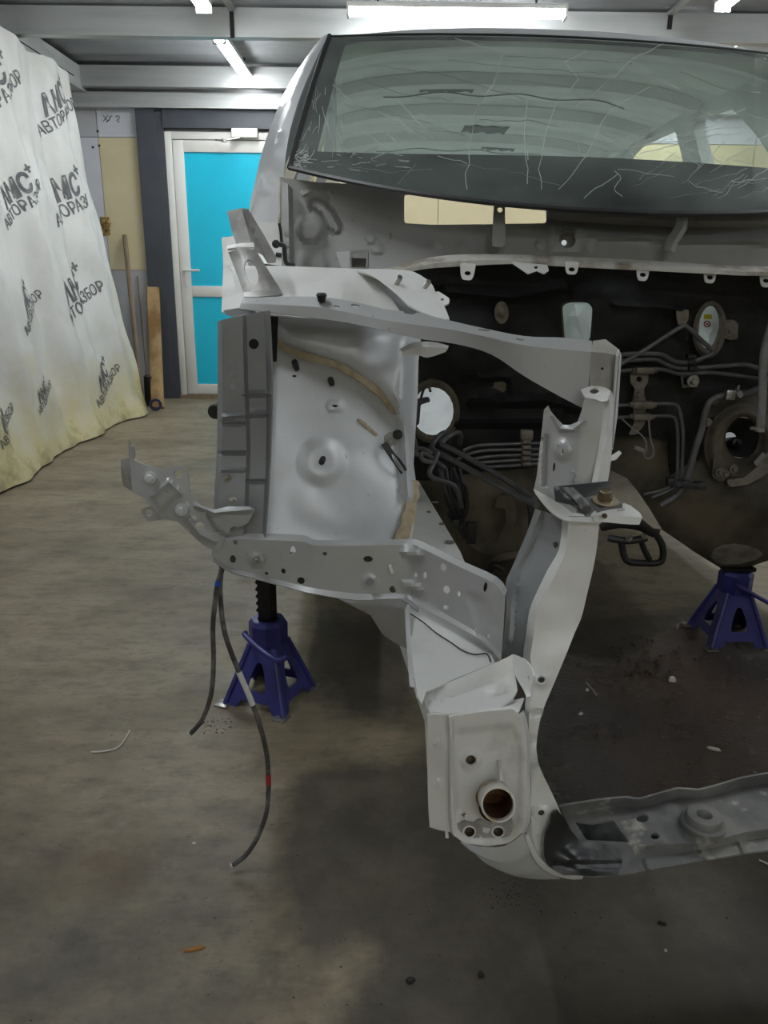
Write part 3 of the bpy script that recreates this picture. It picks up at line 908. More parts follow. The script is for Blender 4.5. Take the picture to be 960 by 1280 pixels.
# ---- things leaning on the back wall
def stick(name, pts, r, m, label, cat):
    o = MB().tube(pts, r, 7, False).build(name, m)
    return tag(o, label, cat)
pt = PY(156, 294, YB - .03)
stick('wooden_pole', [PZ(178, 507, .0) + Vector((0, 0, .012)), pt], .019, M['wood_dark'], 'thin round wooden pole leaning on the cream wall panel beside the tarp', 'pole')
pt2 = PY(172, 345, YB - .016)
stick('thin_lath', [PY(186, 500, YB - .07), pt2], .006, M['wood_dark'], 'thin brown lath leaning on the wall between pole and board', 'lath')
def board():
    a = PZ(197, 511, .0); b = PY(191, 355, YB - .03)
    mb = MB(); hw = .048; th = .022
    d = (b - a); up = Vector((1, 0, 0)); nrm = d.cross(up).normalized()
    vv = []
    for p in (a, b):
        for s in (-1, 1):
            for q in (0, 1): vv.append(p + up * hw * s + nrm * th * q)
    zmin = min(v_.z for v_ in vv)
    vv = [v_ - Vector((0, 0, zmin - .001)) for v_ in vv]
    mb.add(vv, [(0, 1, 5, 4), (2, 6, 7, 3), (0, 2, 3, 1), (4, 5, 7, 6), (0, 4, 6, 2), (1, 3, 7, 5)])
    tag(mb.build('wooden_board', M['wood']), 'stained pine board leaning on the wall left of the door', 'board')
board()
pb = PZ(186, 517, 0)
mb = MB().lathe([(0, 0), (.036, 0), (.04, .01), (.034, .22), (.037, .23), (.02, .245), (0, .24)], 14, Matrix.Translation((pb.x - .095, pb.y + .36, .001)))
tag(mb.build('dark_canister', M['rubber']), 'dark canister on the floor behind the tarp edge', 'canister')
mb = MB().lathe([(.028, -.012), (.045, -.012), (.048, 0), (.045, .012), (.028, .012), (.025, 0), (.028, -.012)], 16, frame_to((pb.x + .02, pb.y + .12, .049), (.5, -1, 0)))
tag(mb.build('small_castor_wheel', mat('dark_blue_plastic', (.015, .018, .06), .4)), 'small dark blue wheel lying beside the foot of the board', 'wheel')
# ================================================================== THE CAR: shell
from mathutils.bvhtree import BVHTree
car = empty('car_body', (.45, 1.0, 0.0))
tag(car, 'stripped silver car body without front end, raised on blue stands, windshield cracked', 'car')
def part(name):
    e = bpy.data.objects.new(name, None); COL.objects.link(e); e.parent = car; e.matrix_parent_inverse = wm(car).inverted(); return e
def xc(Y): return .47 - .05 * (Y - 2.4)
def zr(X): return -.027 * (X + .2)

def ws(s, v):
    a = 1 - abs(s) ** 2.2; a2 = 1 - s * s
    b = Vector((.47 + .694 * s, 1.90 - .235 * a, 1.235 - .085 * a))
    t = Vector((.47 + .635 * s, 2.40 - .04 * a2, 1.633 + .012 * a2))
    p = b.lerp(t, v)
    p += Vector((0, -.55, .83)) * (.028 * 4 * v * (1 - v)) * (0.4 + .6 * a2)
    p.z += zr(p.x)
    return p
def ws_n(s, v):
    e = .004
    a = ws(min(s + e, 1), v) - ws(max(s - e, -1), v); b = ws(s, min(v + e, 1)) - ws(s, max(v - e, 0))
    return a.cross(b).normalized()
NS, NV = 48, 22
windshield = part('windshield')
def wsgrid(s0, s1, v0, v1, off, ns=NS, nv=NV, thick=.004):
    rows = []
    for j in range(nv + 1):
        r_ = []
        for i in range(ns + 1):
            s = s0 + (s1 - s0) * i / ns
            va = v0(s) if callable(v0) else v0; vb = v1(s) if callable(v1) else v1
            v = va + (vb - va) * j / nv
            r_.append(ws(s, v) + ws_n(s, v) * off)
        rows.append(r_)
    return rows
rows_g = wsgrid(-1, 1, 0, 1, 0)
surf('glass_pane', rows_g, M['glass'], windshield, thick=.0045)
vb = lambda s: .115 + .105 * (1 - s * s)
mbF = []
surf('black_border', wsgrid(-1, 1, 0, vb, -.006, 48, 6), M['frit'], windshield, thick=.001)
surf('black_border', wsgrid(-1, 1, .962, 1, -.006, 48, 2), M['frit'], windshield, thick=.001)
surf('black_border', wsgrid(-1, -.925, vb, .962, -.006, 3, 20), M['frit'], windshield, thick=.001)
surf('black_border', wsgrid(.925, 1, vb, .962, -.006, 3, 20), M['frit'], windshield, thick=.001)
# rubber edge
edge = [ws(-1 + 2 * i / 40, 0) for i in range(41)]
MB().tube(edge, .006, 6, False).build('edge_seal', M['dark_paint'], windshield)
MB().tube([ws(-1, i / 20) for i in range(21)], .007, 6, False).build('edge_seal', M['rubber'], windshield)
MB().tube([ws(1, i / 20) for i in range(21)], .007, 6, False).build('edge_seal', M['rubber'], windshield)
MB().tube([ws(-1 + 2 * i / 40, .995) for i in range(41)], .003, 6, False).build('edge_seal', M['rubber'], windshield)
# cracks
bvh = BVHTree.FromPolygons([p for r_ in rows_g for p in r_], [(j * (NS + 1) + i, j * (NS + 1) + i + 1, (j + 1) * (NS + 1) + i + 1, (j + 1) * (NS + 1) + i) for j in range(NV) for i in range(NS)])
def onglass(px, py):
    d = ray(px, py).normalized()
    h = bvh.ray_cast(O, d)
    if h[0] is None: return None
    n = h[1] if h[1].dot(d) < 0 else -h[1]
    return h[0] + n * .0006
crk = MB(); crk2 = MB()
def crack(pts, r=.0009, jag=1.2, mb=None):
    q = []
    for a, b in zip(pts[:-1], pts[1:]):
        k = max(2, int(math.hypot(b[0] - a[0], b[1] - a[1]) / 9))
        for i in range(k): q.append((a[0] + (b[0] - a[0]) * i / k + rng.randn() * jag * (i > 0), a[1] + (b[1] - a[1]) * i / k + rng.randn() * jag * (i > 0)))
    q.append(pts[-1])
    w_ = [onglass(*p) for p in q]; w_ = [p for p in w_ if p is not None]
    if len(w_) > 1: (crk if mb is None else mb).tube(w_, r, 4, False)
for pts in ([(568, 48), (628, 67), (619, 99), (593, 142), (586, 195), (584, 237)], [(497, 126), (518, 149), (532, 163), (543, 177)], [(426, 163), (462, 170), (486, 188)],
            [(472, 138), (500, 152), (518, 165)], [(416, 106), (440, 127)], [(547, 195), (584, 205)], [(658, 145), (655, 166), (656, 191), (659, 230)],
            [(733, 64), (705, 78), (723, 99), (694, 131), (680, 177), (673, 212), (677, 237)], [(659, 127), (655, 170), (660, 200)],
            [(829, 55), (790, 74), (733, 126), (720, 133)], [(813, 108), (762, 138), (744, 173), (733, 195), (698, 237)], [(776, 80), (812, 95), (850, 112)],
            [(772, 212), (800, 215), (818, 218), (843, 221)], [(730, 248), (752, 232), (772, 218)], [(861, 227), (880, 235), (903, 241)], [(914, 227), (956, 223)],
            [(768, 214), (776, 224), (768, 235), (778, 246)], [(690, 155), (720, 172), (725, 190)], [(751, 166), (786, 188), (800, 198)]):
    crack(pts, .0006)
for k in range(11):
    y0 = 170 + rng.rand() * 25; x0 = 745 + rng.rand() * 60
    crack([(x0, y0), (x0 + 60 + rng.rand() * 80, y0 - 8 - rng.rand() * 22)], .00045, .8)
for k in range(16):
    x0 = 820 + rng.rand() * 120; y0 = 130 + rng.rand() * 70
    crack([(x0, y0), (x0 + 20 + rng.rand() * 30, y0 + (8 + rng.rand() * 16) * rng.choice([-1, 1]))], .00045, .8)
for k in range(12):
    x0 = 790 + rng.rand() * 160; y0 = 205 + rng.rand() * 50
    crack([(x0, y0), (x0 + 25 + rng.rand() * 40, y0 - 10 - rng.rand() * 24)], .0006, 1.2, crk2)
for pts in ([(458, 103), (504, 118), (568, 127)], [(462, 81), (550, 92), (656, 124)], [(560, 75), (650, 85), (760, 92)], [(630, 70), (700, 74), (790, 80)],
            [(600, 150), (670, 152), (700, 160)], [(430, 130), (520, 150), (580, 170)], [(640, 100), (690, 106), (740, 110)], [(850, 90), (900, 110), (958, 118)],
            [(570, 205), (640, 215), (700, 232)], [(420, 205), (480, 215), (540, 212)], [(497, 230), (520, 205)]):
    crack(pts, .0005, .8, crk2)
for k in range(38):
    a = rng.rand() * 6.28; d = rng.rand() * 16 + 2
    x0, y0 = 374 + rng.randn() * 7, 200 + rng.randn() * 7
    crack([(x0, y0), (x0 + d * math.cos(a) * 1.3, y0 + d * math.sin(a) * .7)], .0006, .6)
for k in range(26):
    x0, y0 = 395 + rng.rand() * 110, 190 + rng.rand() * 26
    crack([(x0, y0), (x0 + 5 + rng.rand() * 22, y0 + rng.randn() * 3)], .0005, .5, crk if k % 3 else crk2)
for k in range(22):
    x0, y0 = 385 + rng.rand() * 45, 95 + rng.rand() * 85
    crack([(x0, y0), (x0 + rng.randn() * 6, y0 + 8 + rng.rand() * 18)], .0005, .7, crk2 if k % 2 else crk)
for k in range(12):
    x0, y0 = 470 + rng.rand() * 60, 140 + rng.rand() * 35
    crack([(x0, y0), (x0 + 10 + rng.rand() * 20, y0 + 8 + rng.rand() * 14)], .0005, .7)
tag(crk.build('crack_web', M['crack'], windshield), kind='stuff')
tag(crk2.build('crack_web', M['crack_dim'], windshield), kind='stuff')

# ---- roof skin and its bows
def roof_pt(s, k):
    """s across -1..1, k 0 front .. 1 rear"""
    Y = 2.425 + 2.2 * k - .03 * (1 - s * s) * (1 - k)
    hw = .655 - .03 * k
    X = xc(Y) + hw * s
    z = 1.668 + .012 * math.sin(math.pi * min(1, k * 1.3)) - .075 * k * k - .045 * abs(s) ** 4 - .02 * s * s
    return Vector((X, Y, z + zr(X)))
rows = [[roof_pt(-1 + 2 * i / 28, j / 16) for i in range(29)] for j in range(17)]
surf('roof_skin', rows, M['body_silver'], car, thick=.0015, flip=True)
rows2 = [[p - Vector((0, 0, .004)) for p in r_] for r_ in rows]
surf('roof_lining', rows2, M['roof_in'], car, thick=.001, flip=True)
# roof front lip down to the glass
lipr = [[roof_pt(-1 + 2 * i / 28, 0) + Vector((0, 0, .001)) for i in range(29)], [roof_pt(-1 + 2 * i / 28, 0).lerp(ws(-1 + 2 * i / 28, 1), .5) + Vector((0, -.008, .004)) for i in range(29)], [ws(-1 + 2 * i / 28, 1) + Vector((0, .002, .002)) for i in range(29)]]
surf('roof_front_lip', lipr, M['body_silver'], car, thick=.0015)
def bow(k, drop, wd, mm):
    rr = []
    for (dk, dz) in ((-wd, 0), (-wd * .55, drop), (wd * .55, drop), (wd, 0)):
        rr.append([roof_pt(-.94 + 1.88 * i / 24, k + dk) - Vector((0, 0, .006 + dz)) for i in range(25)])
    surf('roof_bow', rr, mm, car, thick=.0015, flip=True)
bow(.03, .030, .03, M['roof_in']); bow(.24, .028, .03, M['interior']); bow(.45, .030, .034, M['interior']); bow(.66, .030, .034, M['interior']); bow(.9, .04, .05, M['interior'])
for k in (.345, .78):
    mb = MB().tube([roof_pt(-.7 + 1.4 * i / 20, k + .012 * math.sin(i)) - Vector((0, 0, .007)) for i in range(21)], .0022, 5)
    mb.build('glue_line', M['glue'], car)
# patches of torn black lining seen through the glass
def quad_patch(pxs, k0, k1, s0, s1):
    rr = [[roof_pt(s0 + (s1 - s0) * i / 8, k0 + (k1 - k0) * j / 3 + .008 * math.sin(i * 2.1 + j)) - Vector((0, 0, .008)) for i in range(9)] for j in range(4)]
    surf('torn_lining', rr, M['liner'], car, thick=.001, flip=True)
quad_patch(None, .57, .62, -.12, .18); quad_patch(None, .3, .33, -.5, -.2); quad_patch(None, .72, .76, .1, .35)

# ---- side frames with openings, cut down to the sill so more light gets inside
def uvsheet(name, outline, holes, fn, material, parent, step=.06, thick=.03):
    outl = densify(outline, step); pts = list(outl); ed = [(i, (i + 1) % len(outl)) for i in range(len(outl))]
    for h in holes:
        b = len(pts); h = densify(h, step); pts += h; ed += [(b + i, b + (i + 1) % len(h)) for i in range(len(h))]
    A = np.array(outl); x0, y0 = A.min(0); x1, y1 = A.max(0)
    gx, gy = np.meshgrid(np.arange(x0 + step / 2, x1, step), np.arange(y0 + step / 2, y1, step)); G = np.stack([gx.ravel(), gy.ravel()], 1)
    ok = inside(G, outl) & (dist_poly(G, outl) > step * .4)
    for h in holes: ok &= ~inside(G, h) & (dist_poly(G, h) > step * .4)
    pts += [tuple(p) for p in G[ok]]
    res = delaunay_2d_cdt([Vector(p) for p in pts], ed, [], 0, 1e-5)
    V = np.array([tuple(v) for v in res[0]]); F = [tuple(f) for f in res[2]]
    cen = np.array([V[list(f)].mean(0) for f in F]); keep = inside(cen, outl)
    for h in holes: keep &= ~inside(cen, h)
    F = [f for f, k in zip(F, keep) if k]
    n = len(V)
    W = [fn(a, b, 0) for a, b in V] + [fn(a, b, thick) for a, b in V]
    cnt = {}
    for f in F:
        for a, b in ((f[0], f[1]), (f[1], f[2]), (f[2], f[0])):
            if (b, a) in cnt: del cnt[(b, a)]
            else: cnt[(a, b)] = 1
    F2 = F + [tuple(i + n for i in f[::-1]) for f in F] + [(b, a, a + n, b + n) for a, b in cnt]
    return meshobj(name, W, F2, material, parent)
def hwz(z):
    if z > 1.15: return .835 - (z - 1.15) * .36
    return .835 + .02 * math.sin((z - .3) / .85 * math.pi)
def side(sgn):
    def fn(Y, z, t):
        X = xc(Y) + sgn * (hwz(z) - t - max(0, Y - 4.2) * .08)
        return Vector((X, Y, z + zr(X)))
    out = [(2.08, 1.20), (2.48, 1.612), (2.9, 1.632), (3.5, 1.632), (4.1, 1.608), (4.55, 1.54), (4.95, 1.2), (5.05, 1.1), (5.05, .5), (4.72, .48), (4.66, .66), (4.5, .78), (4.3, .8), (4.1, .74), (3.98, .6), (3.95, .40), (2.06, .40), (2.05, .6)]
    h1 = rnd([(2.30, .52), (2.26, 1.05), (2.40, 1.20), (2.60, 1.46), (2.74, 1.575), (3.02, 1.585), (2.98, 1.20), (2.98, .52)], .04)
    h2 = rnd([(3.14, .52), (3.14, 1.20), (3.16, 1.585), (3.6, 1.582), (3.82, 1.54), (3.98, 1.40), (4.04, 1.20), (4.0, .95), (3.86, .80), (3.80, .52)], .05)
    uvsheet('side_frame', out, [h1, h2], fn, M['body_silver'] if sgn < 0 else M['interior'], car, thick=.045)
side(-1); side(1)
# rear panel below the back window, header above it, floor pan, dash tunnel
Xr = xc(5.0)
uvsheet('rear_panel', [(-.78, .45), (.78, .45), (.80, 1.05), (.70, 1.22), (-.70, 1.22), (-.80, 1.05)], [], lambda a, b, t: Vector((Xr + a, 5.02 - t, b + zr(Xr + a))), M['interior'], car, .15, .02)
surf('floor_pan', [[Vector((xc(Y) + .80 * s, Y, .36 + .16 * math.exp(-(s / .16) ** 2) + (.06 if Y > 3.4 else 0) + zr(.47 + .8 * s) + .004 * math.sin(Y * 30))) for s in [i / 12 - 1 for i in range(25)]] for Y in [2.12 + .1 * k for k in range(30)]], M['interior'], car, thick=.004, flip=True)

# ---- left A pillar / hinge pillar skin
rsheet('a_pillar', [
    [(412, 41, 2.41), (390, 85, 2.30), (372, 130, 2.18), (360, 175, 2.05), (355, 215, 1.93), (354, 245, 1.905), (352, 290, 1.87), (350, 328, 1.84)],
    [(403, 46, 2.42), (376, 90, 2.33), (358, 133, 2.21), (344, 176, 2.09), (338, 213, 2.0), (336, 248, 1.965), (334, 290, 1.93), (333, 328, 1.90)],
    [(393, 57, 2.56), (362, 103, 2.50), (343, 146, 2.38), (329, 185, 2.27), (320, 222, 2.18), (312, 258, 2.12), (311, 290, 2.08), (312, 328, 2.05)]],
    M['body_silver'], car, thick=.003, step=7, bumps=[ridge([(318, 206), (330, 186), (347, 170)], 7, .012), dome(333, 232, 14, 16, -.02, 0)])
# ---- cowl
cowl_d = [(352, 235, 1.90), (352, 338, 1.86), (430, 290, 1.90), (600, 245, 1.86), (600, 325, 1.80), (800, 262, 1.80), (800, 332, 1.75), (960, 268, 1.78), (960, 338, 1.74), (1240, 260, 1.86), (1240, 338, 1.80)]
cowl = sheet('cowl_panel', [(351, 222), (400, 228), (500, 232), (600, 240), (700, 250), (800, 258), (960, 260), (1235, 250), (1235, 338), (960, 336), (760, 330), (640, 327), (560, 324), (520, 328), (490, 337), (450, 342), (351, 340)],
      cowl_d, M['cowl'], car, thick=.003, step=6,
      holes=[rnd([(505, 243), (640, 243), (660, 247), (682, 254), (683, 279), (620, 280), (540, 281), (505, 279)], 4), ell(709, 300, 10.5, 10.5)],
      bumps=[ridge([(389, 251), (395, 248), (407, 254), (418, 268), (427, 283), (426, 291), (418, 293), (408, 284), (402, 270), (391, 262), (388, 256)], 4, -.008, True),
             dome(388, 287, 22, 20, .016), ridge([(380, 243), (390, 238), (405, 240), (413, 247)], 4, .006), emboss([(376, 318), (400, 318), (410, 330), (405, 340), (372, 340)], 5, .010),
             dome(464, 298, 9, 9, .006), dome(471, 312, 10, 9, .006), emboss([(690, 285), (728, 290), (730, 318), (684, 318)], 6, .010),
             ridge([(720, 292), (830, 298), (960, 302), (1235, 298)], 7, .014), ridge([(640, 272), (760, 280), (835, 284), (960, 286)], 8, -.012),
             dome(675, 306, 8, 8, .005), dome(738, 305, 8, 8, .005), dome(545, 305, 8, 8, .005), dome(578, 308, 8, 8, .004), wobble(.002, 45, 3)])
# pocket behind the round cowl hole
pc = PY(709, 300, 1.775)
MB().lathe([(.024, -.002), (.022, .02), (.012, .028), (.006, .03)], 16, frame_to(pc, (0, 1, -.15))).build('cowl_pocket', M['cowl'], car)
# left end post of the cowl with pressed lugs
rsheet('cowl_end_post', [[(352, 226, 1.87), (352, 280, 1.83), (352, 333, 1.80)], [(360, 230, 1.865), (361, 280, 1.82), (362, 333, 1.79)], [(366, 236, 1.89), (367, 280, 1.86), (368, 333, 1.83)]], M['cowl'], car, thick=.003, step=4,
       bumps=[dome(361, 290, 7, 9, .008), dome(361, 304, 7, 8, .008), dome(362, 317, 7, 8, .008)])
MB().tube([PY(351, 222, 1.88), PY(350, 262, 1.855), PY(349, 300, 1.83), PY(350, 330, 1.81)], .004, 6).build('seam_seal', M['flange'], car)
# cowl flange
rsheet('cowl_flange', [
    [(462, 341, 1.73), (495, 332, 1.73), (530, 323, 1.735), (575, 318, 1.74), (640, 318, 1.735), (700, 320, 1.73), (800, 325, 1.72), (900, 331, 1.71), (960, 333, 1.71), (1235, 336, 1.78)],
    [(465, 345, 1.71), (497, 338, 1.71), (532, 331, 1.71), (576, 326, 1.71), (640, 325, 1.70), (700, 328, 1.70), (800, 333, 1.69), (900, 338, 1.68), (960, 340, 1.68), (1235, 342, 1.75)],
    [(466, 350, 1.71), (498, 343, 1.71), (533, 336, 1.71), (577, 333, 1.71), (640, 330, 1.70), (700, 333, 1.70), (800, 338, 1.69), (900, 343, 1.68), (960, 345, 1.68), (1235, 347, 1.75)]],
    M['flange'], car, thick=.002, step=6, bumps=[wobble(.002, 18, 9)])
def tab(px, py, w_=17, h_=20, ang=0, Y=1.69):
    c, s = math.cos(R(ang)), math.sin(R(ang))
    o_ = [(-w_ / 2, -2), (w_ / 2, -2), (w_ / 2 * .82, h_ * .7), (w_ / 2 * .55, h_), (-w_ / 2 * .55, h_), (-w_ / 2 * .82, h_ * .7)]
    poly = [(px + a * c - b * s, py + a * s + b * c) for a, b in o_]
    sheet('mounting_tab', rnd(poly, 3), [(px - 10, py, Y + .006), (px + 10, py, Y + .006), (px, py + 20, Y - .004)], M['white'], car, holes=[ell(px - 6 * s, py + h_ * .55, 4, 2.8, ang, 10)], step=5)
tab(585, 331, 20, 19, 4); tab(715, 329, 18, 14, 2); tab(804, 334, 17, 17, 3); tab(888, 338, 17, 16, 4); tab(958, 341, 17, 18, 2)
sheet('mounting_tab', [(638, 327), (684, 331), (686, 338), (680, 342), (671, 338), (660, 342), (650, 335)], [(638, 327, 1.70), (684, 331, 1.69), (665, 342, 1.66)], M['white'], car, holes=[ell(670, 334, 2.5, 2)], step=5)
# braces over the cowl
sheet('cowl_brace', [(618, 247), (631, 248), (632, 305), (627, 309), (616, 308), (615, 300)], [(618, 247, 1.78), (632, 247, 1.78), (624, 308, 1.74)], M['cowl'], car, holes=[ell(625, 262, 3.6, 3.6)], step=5, thick=.004)
sheet('cowl_brace', [(848, 262), (856, 263), (854, 283), (842, 303), (838, 313), (829, 313), (832, 302), (844, 282)], [(848, 262, 1.72), (856, 284, 1.68), (832, 313, 1.70)], M['cowl'], car, holes=[ell(851, 269, 2.6, 3)], step=5, thick=.012)
# small channel bracket at the cowl foot
mb = MB(); a = PY(437, 311, 1.74); b = PY(460, 334, 1.74)
mb.box((a.x, 1.74, a.z - .004), (b.x, 1.82, a.z)); mb.box((a.x, 1.74, b.z), (a.x + .004, 1.82, a.z - .004)); mb.box((b.x - .004, 1.74, b.z), (b.x, 1.82, a.z - .004)); mb.box((a.x, 1.80, b.z), (b.x, 1.82, a.z - .004))
mb.box((a.x + .004, 1.742, (a.z + b.z) / 2), (b.x - .004, 1.746, a.z - .004))
mb.build('channel_bracket', M['cowl'], car)
sheet('fin_bracket', [(420, 315), (437, 314), (437, 336), (427, 336)], [(420, 315, 1.80), (437, 314, 1.78), (430, 336, 1.76)], M['cowl'], car, step=5)
# ================================================================== THE CAR: firewall and pipes
def toward(px, py):
    return -ray(px, py).normalized()
def bolt(name, px, py, Y, rpx, hpx, m, parent=None, d=(0, -1, 0), washer=1.7, hexn=6, m2=None):
    """hex head with washer; sizes in picture pixels at that distance"""
    p = PY(px, py, Y); s = Y / ray(px, py).y / FPX
    r, h = rpx * s, hpx * s
    mx = frame_to(p, d)
    mb = MB()
    if washer: mb.lathe([(0, h * .28), (r * washer, h * .28), (r * washer * 1.03, 0), (r * washer, -h * .1)], 18, mx)
    mb.lathe([(0, h), (r * .8, h), (r, h * .85), (r, h * .2)], hexn, mx)
    return mb.build(name, m, parent or car, sharp=25)
def stud(name, px0, py0, px1, py1, Y, rpx, m, parent=None, Y2=None):
    a = PY(px0, py0, Y); b = PY(px1, py1, (Y - .02) if Y2 is None else Y2); s = Y / FPX
    mb = MB().tube([a, b], rpx * s, 8, False)
    for k in range(5):
        q = a.lerp(b, .35 + .13 * k); mb.lathe([(rpx * s, -.0006), (rpx * s * 1.14, 0), (rpx * s, .0006)], 8, frame_to(q, b - a))
    return mb.build(name, m, parent or car)
def ptube(name, pts, rpx, m, parent=None, n=8, Y=None, sub=4, smooth=True):
    P_ = [PY(p[0], p[1], p[2] if len(p) > 2 else Y) for p in pts]
    s = P_[len(P_) // 2].y / FPX
    return MB().tube(P_, rpx * s, n, smooth, sub).build(name, m, parent or car)

fw_d = [(330, 335, 1.93), (1230, 335, 1.93), (330, 560, 1.98), (1230, 560, 2.0), (700, 480, 1.96), (560, 640, 2.03), (900, 620, 2.0), (620, 740, 2.12), (900, 700, 2.06), (1230, 700, 2.06)]
fw_b = [dome(620, 660, 70, 90, .03), dome(900, 640, 95, 80, .04), dome(927, 548, 70, 60, .02), ridge([(530, 640), (600, 690), (640, 700)], 14, .012), dome(760, 520, 60, 70, -.03), wobble(.004, 30, 4)]
h_big = ell(541, 514, 27, 31, 0, 22)
h_mid = rnd([(703, 382), (712, 378), (734, 378), (741, 384), (738, 424), (722, 440), (706, 424)], 5)
h_oval = ell(886, 410, 13, 28, 6, 18)
h_col = ell(927, 547, 20, 26, 10, 18)
firewall = sheet('firewall', [(330, 322), (1230, 322), (1230, 690), (1010, 695), (960, 701), (925, 712), (897, 708), (868, 690), (842, 672), (824, 660), (805, 648), (770, 622), (735, 612), (705, 618), (690, 640), (672, 690), (650, 735), (560, 745), (500, 720), (430, 690), (345, 650)],
      fw_d, M['underbody'], car, holes=[h_big, h_mid, h_oval, h_col], thick=.003, step=11,
      bumps=fw_b)
mat_out = [(330, 326), (1230, 330), (1230, 470), (980, 478), (955, 488), (920, 486), (893, 500), (880, 520), (874, 560), (872, 606), (838, 604), (836, 552), (800, 545), (742, 545), (700, 556), (668, 585), (600, 590), (545, 600), (330, 600)]
def fw_shift(P): return tps(fw_d)(P) - .016
ins = sheet('firewall_insulation', mat_out, fw_shift, M['black_mat'], car, holes=[ell(541, 514, 31, 36, 0, 22), rnd([(701, 380), (711, 375), (735, 375), (743, 383), (740, 425), (722, 443), (704, 425)], 5), ell(887, 412, 20, 34, 6, 18)],
      thick=.012, step=9, bumps=[ridge([(590, 505), (680, 500), (760, 520)], 9, .02), ridge([(560, 365), (640, 372), (700, 360)], 12, .018), ridge([(600, 472), (640, 470), (640, 500)], 8, .014), emboss([(600, 470), (640, 468), (642, 500), (602, 504)], 6, -.012),
                                 ridge([(770, 382), (820, 384), (852, 388)], 8, .012), ridge([(700, 520), (700, 545)], 10, .014), dome(760, 400, 70, 60, .03), dome(590, 430, 60, 60, .03), ridge([(560, 530), (680, 528)], 7, .018), wobble(.007, 26, 8), wobble(.003, 9, 11)])
# rings, grommets and plates on the firewall
def ringsheet(name, cx, cy, rx, ry, hx, hy, Y, m, ang=0, thick=.006, amp=.004, dxy=(0, 0)):
    return sheet(name, ell(cx, cy, rx, ry, ang, 26), [(cx - 30, cy, Y), (cx + 30, cy, Y), (cx, cy + 30, Y + .006)], m, car, holes=[ell(cx + dxy[0], cy + dxy[1], hx, hy, ang, 20)], thick=thick, step=4,
                 bumps=[ridge(ell(cx, cy, (rx + hx) / 2, (ry + hy) / 2, ang, 20), max(3, (rx - hx) / 2), amp, True)])
ringsheet('grommet_ring', 541, 514, 34, 40, 26, 30, 1.945, M['underbody'])
ringsheet('gasket_plate', 887, 412, 21, 36, 12.5, 27, 1.90, M['tan_metal'], 6, dxy=(-1, -3))
sheet('gasket_ear', rnd([(900, 400), (918, 400), (923, 405), (922, 424), (912, 425), (902, 420)], 2), [(900, 400, 1.895), (922, 402, 1.89), (910, 424, 1.895)], M['tan_metal'], car, step=4, thick=.004)
bolt('nut', 912, 414, 1.888, 3, 5, M['tan_metal'])
sheet('plug_plate', ell(627, 391, 9, 14, 0, 18), [(618, 391, 1.872), (636, 391, 1.872), (627, 405, 1.877)], M['tan_metal'], car, step=4, thick=.006, bumps=[dome(627, 391, 6, 8, .004)])
sheet('small_clip_plate', rnd([(845, 387), (861, 387), (861, 398), (857, 406), (848, 406), (846, 398)], 2), [(845, 387, 1.885), (861, 387, 1.885), (853, 405, 1.88)], M['tan_metal'], car, step=4, thick=.005)
# steering column seal
ringsheet('column_flange', 927, 556, 47, 52, 22, 29, 1.925, M['underbody'], 12, .006, .014, (0, -9))
mb = MB(); pcx = PY(927, 547, 1.955)
prof = []
for k in range(7):
    prof += [(.052 - .004 * k, .012 * k), (.042 - .004 * k, .012 * k + .006)]
mb.lathe(prof, 20, frame_to(pcx, (.05, 1, -.25))); mb.lathe([(.012, .03), (.016, .035), (.016, .10)], 14, frame_to(pcx + Vector((.004, .0, -.012)), (.05, 1, -.25)))
mb.build('column_boot', M['rubber'], car)
for (a, b) in ((906, 592), (917, 586), (899, 590), (893, 500), (884, 528)):
    bolt('nut', a, b, 1.90, 3.2, 5, M['tan_metal'])
ptube('flange_rib', [(886, 521), (893, 520), (905, 514), (918, 508)], 1.4, M['tan_metal'], Y=1.945)
sheet('flange_strap', rnd([(893, 520), (905, 512), (903, 560), (899, 592), (908, 600), (900, 602), (890, 596), (893, 560)], 3), [(893, 520, 1.915), (905, 512, 1.915), (900, 600, 1.905)], M['underbody'], car, step=5, thick=.006)
sheet('flange_strap', rnd([(908, 600), (930, 597), (945, 585), (960, 565), (975, 555), (975, 575), (955, 595), (935, 606), (912, 609)], 3), [(908, 600, 1.905), (975, 560, 1.905), (930, 606, 1.90)], M['tan_metal'], car, step=5, thick=.008)
sheet('pale_strap', rnd([(942, 578), (954, 565), (958, 569), (946, 583)], 2), [(942, 578, 1.892), (954, 565, 1.892), (946, 583, 1.892)], M['pipe_light'], car, step=4, thick=.004)
# pale bare patch on the footwell bulge
sheet('bare_patch', [(888, 696), (893, 687), (903, 682), (918, 680), (934, 682), (948, 687), (954, 693), (944, 700), (925, 705), (905, 706), (894, 702)], lambda P: tps(fw_d)(P) - sum(f_(P) for f_ in fw_b) - .0025, M['under_light'], car, step=5, thick=.002)
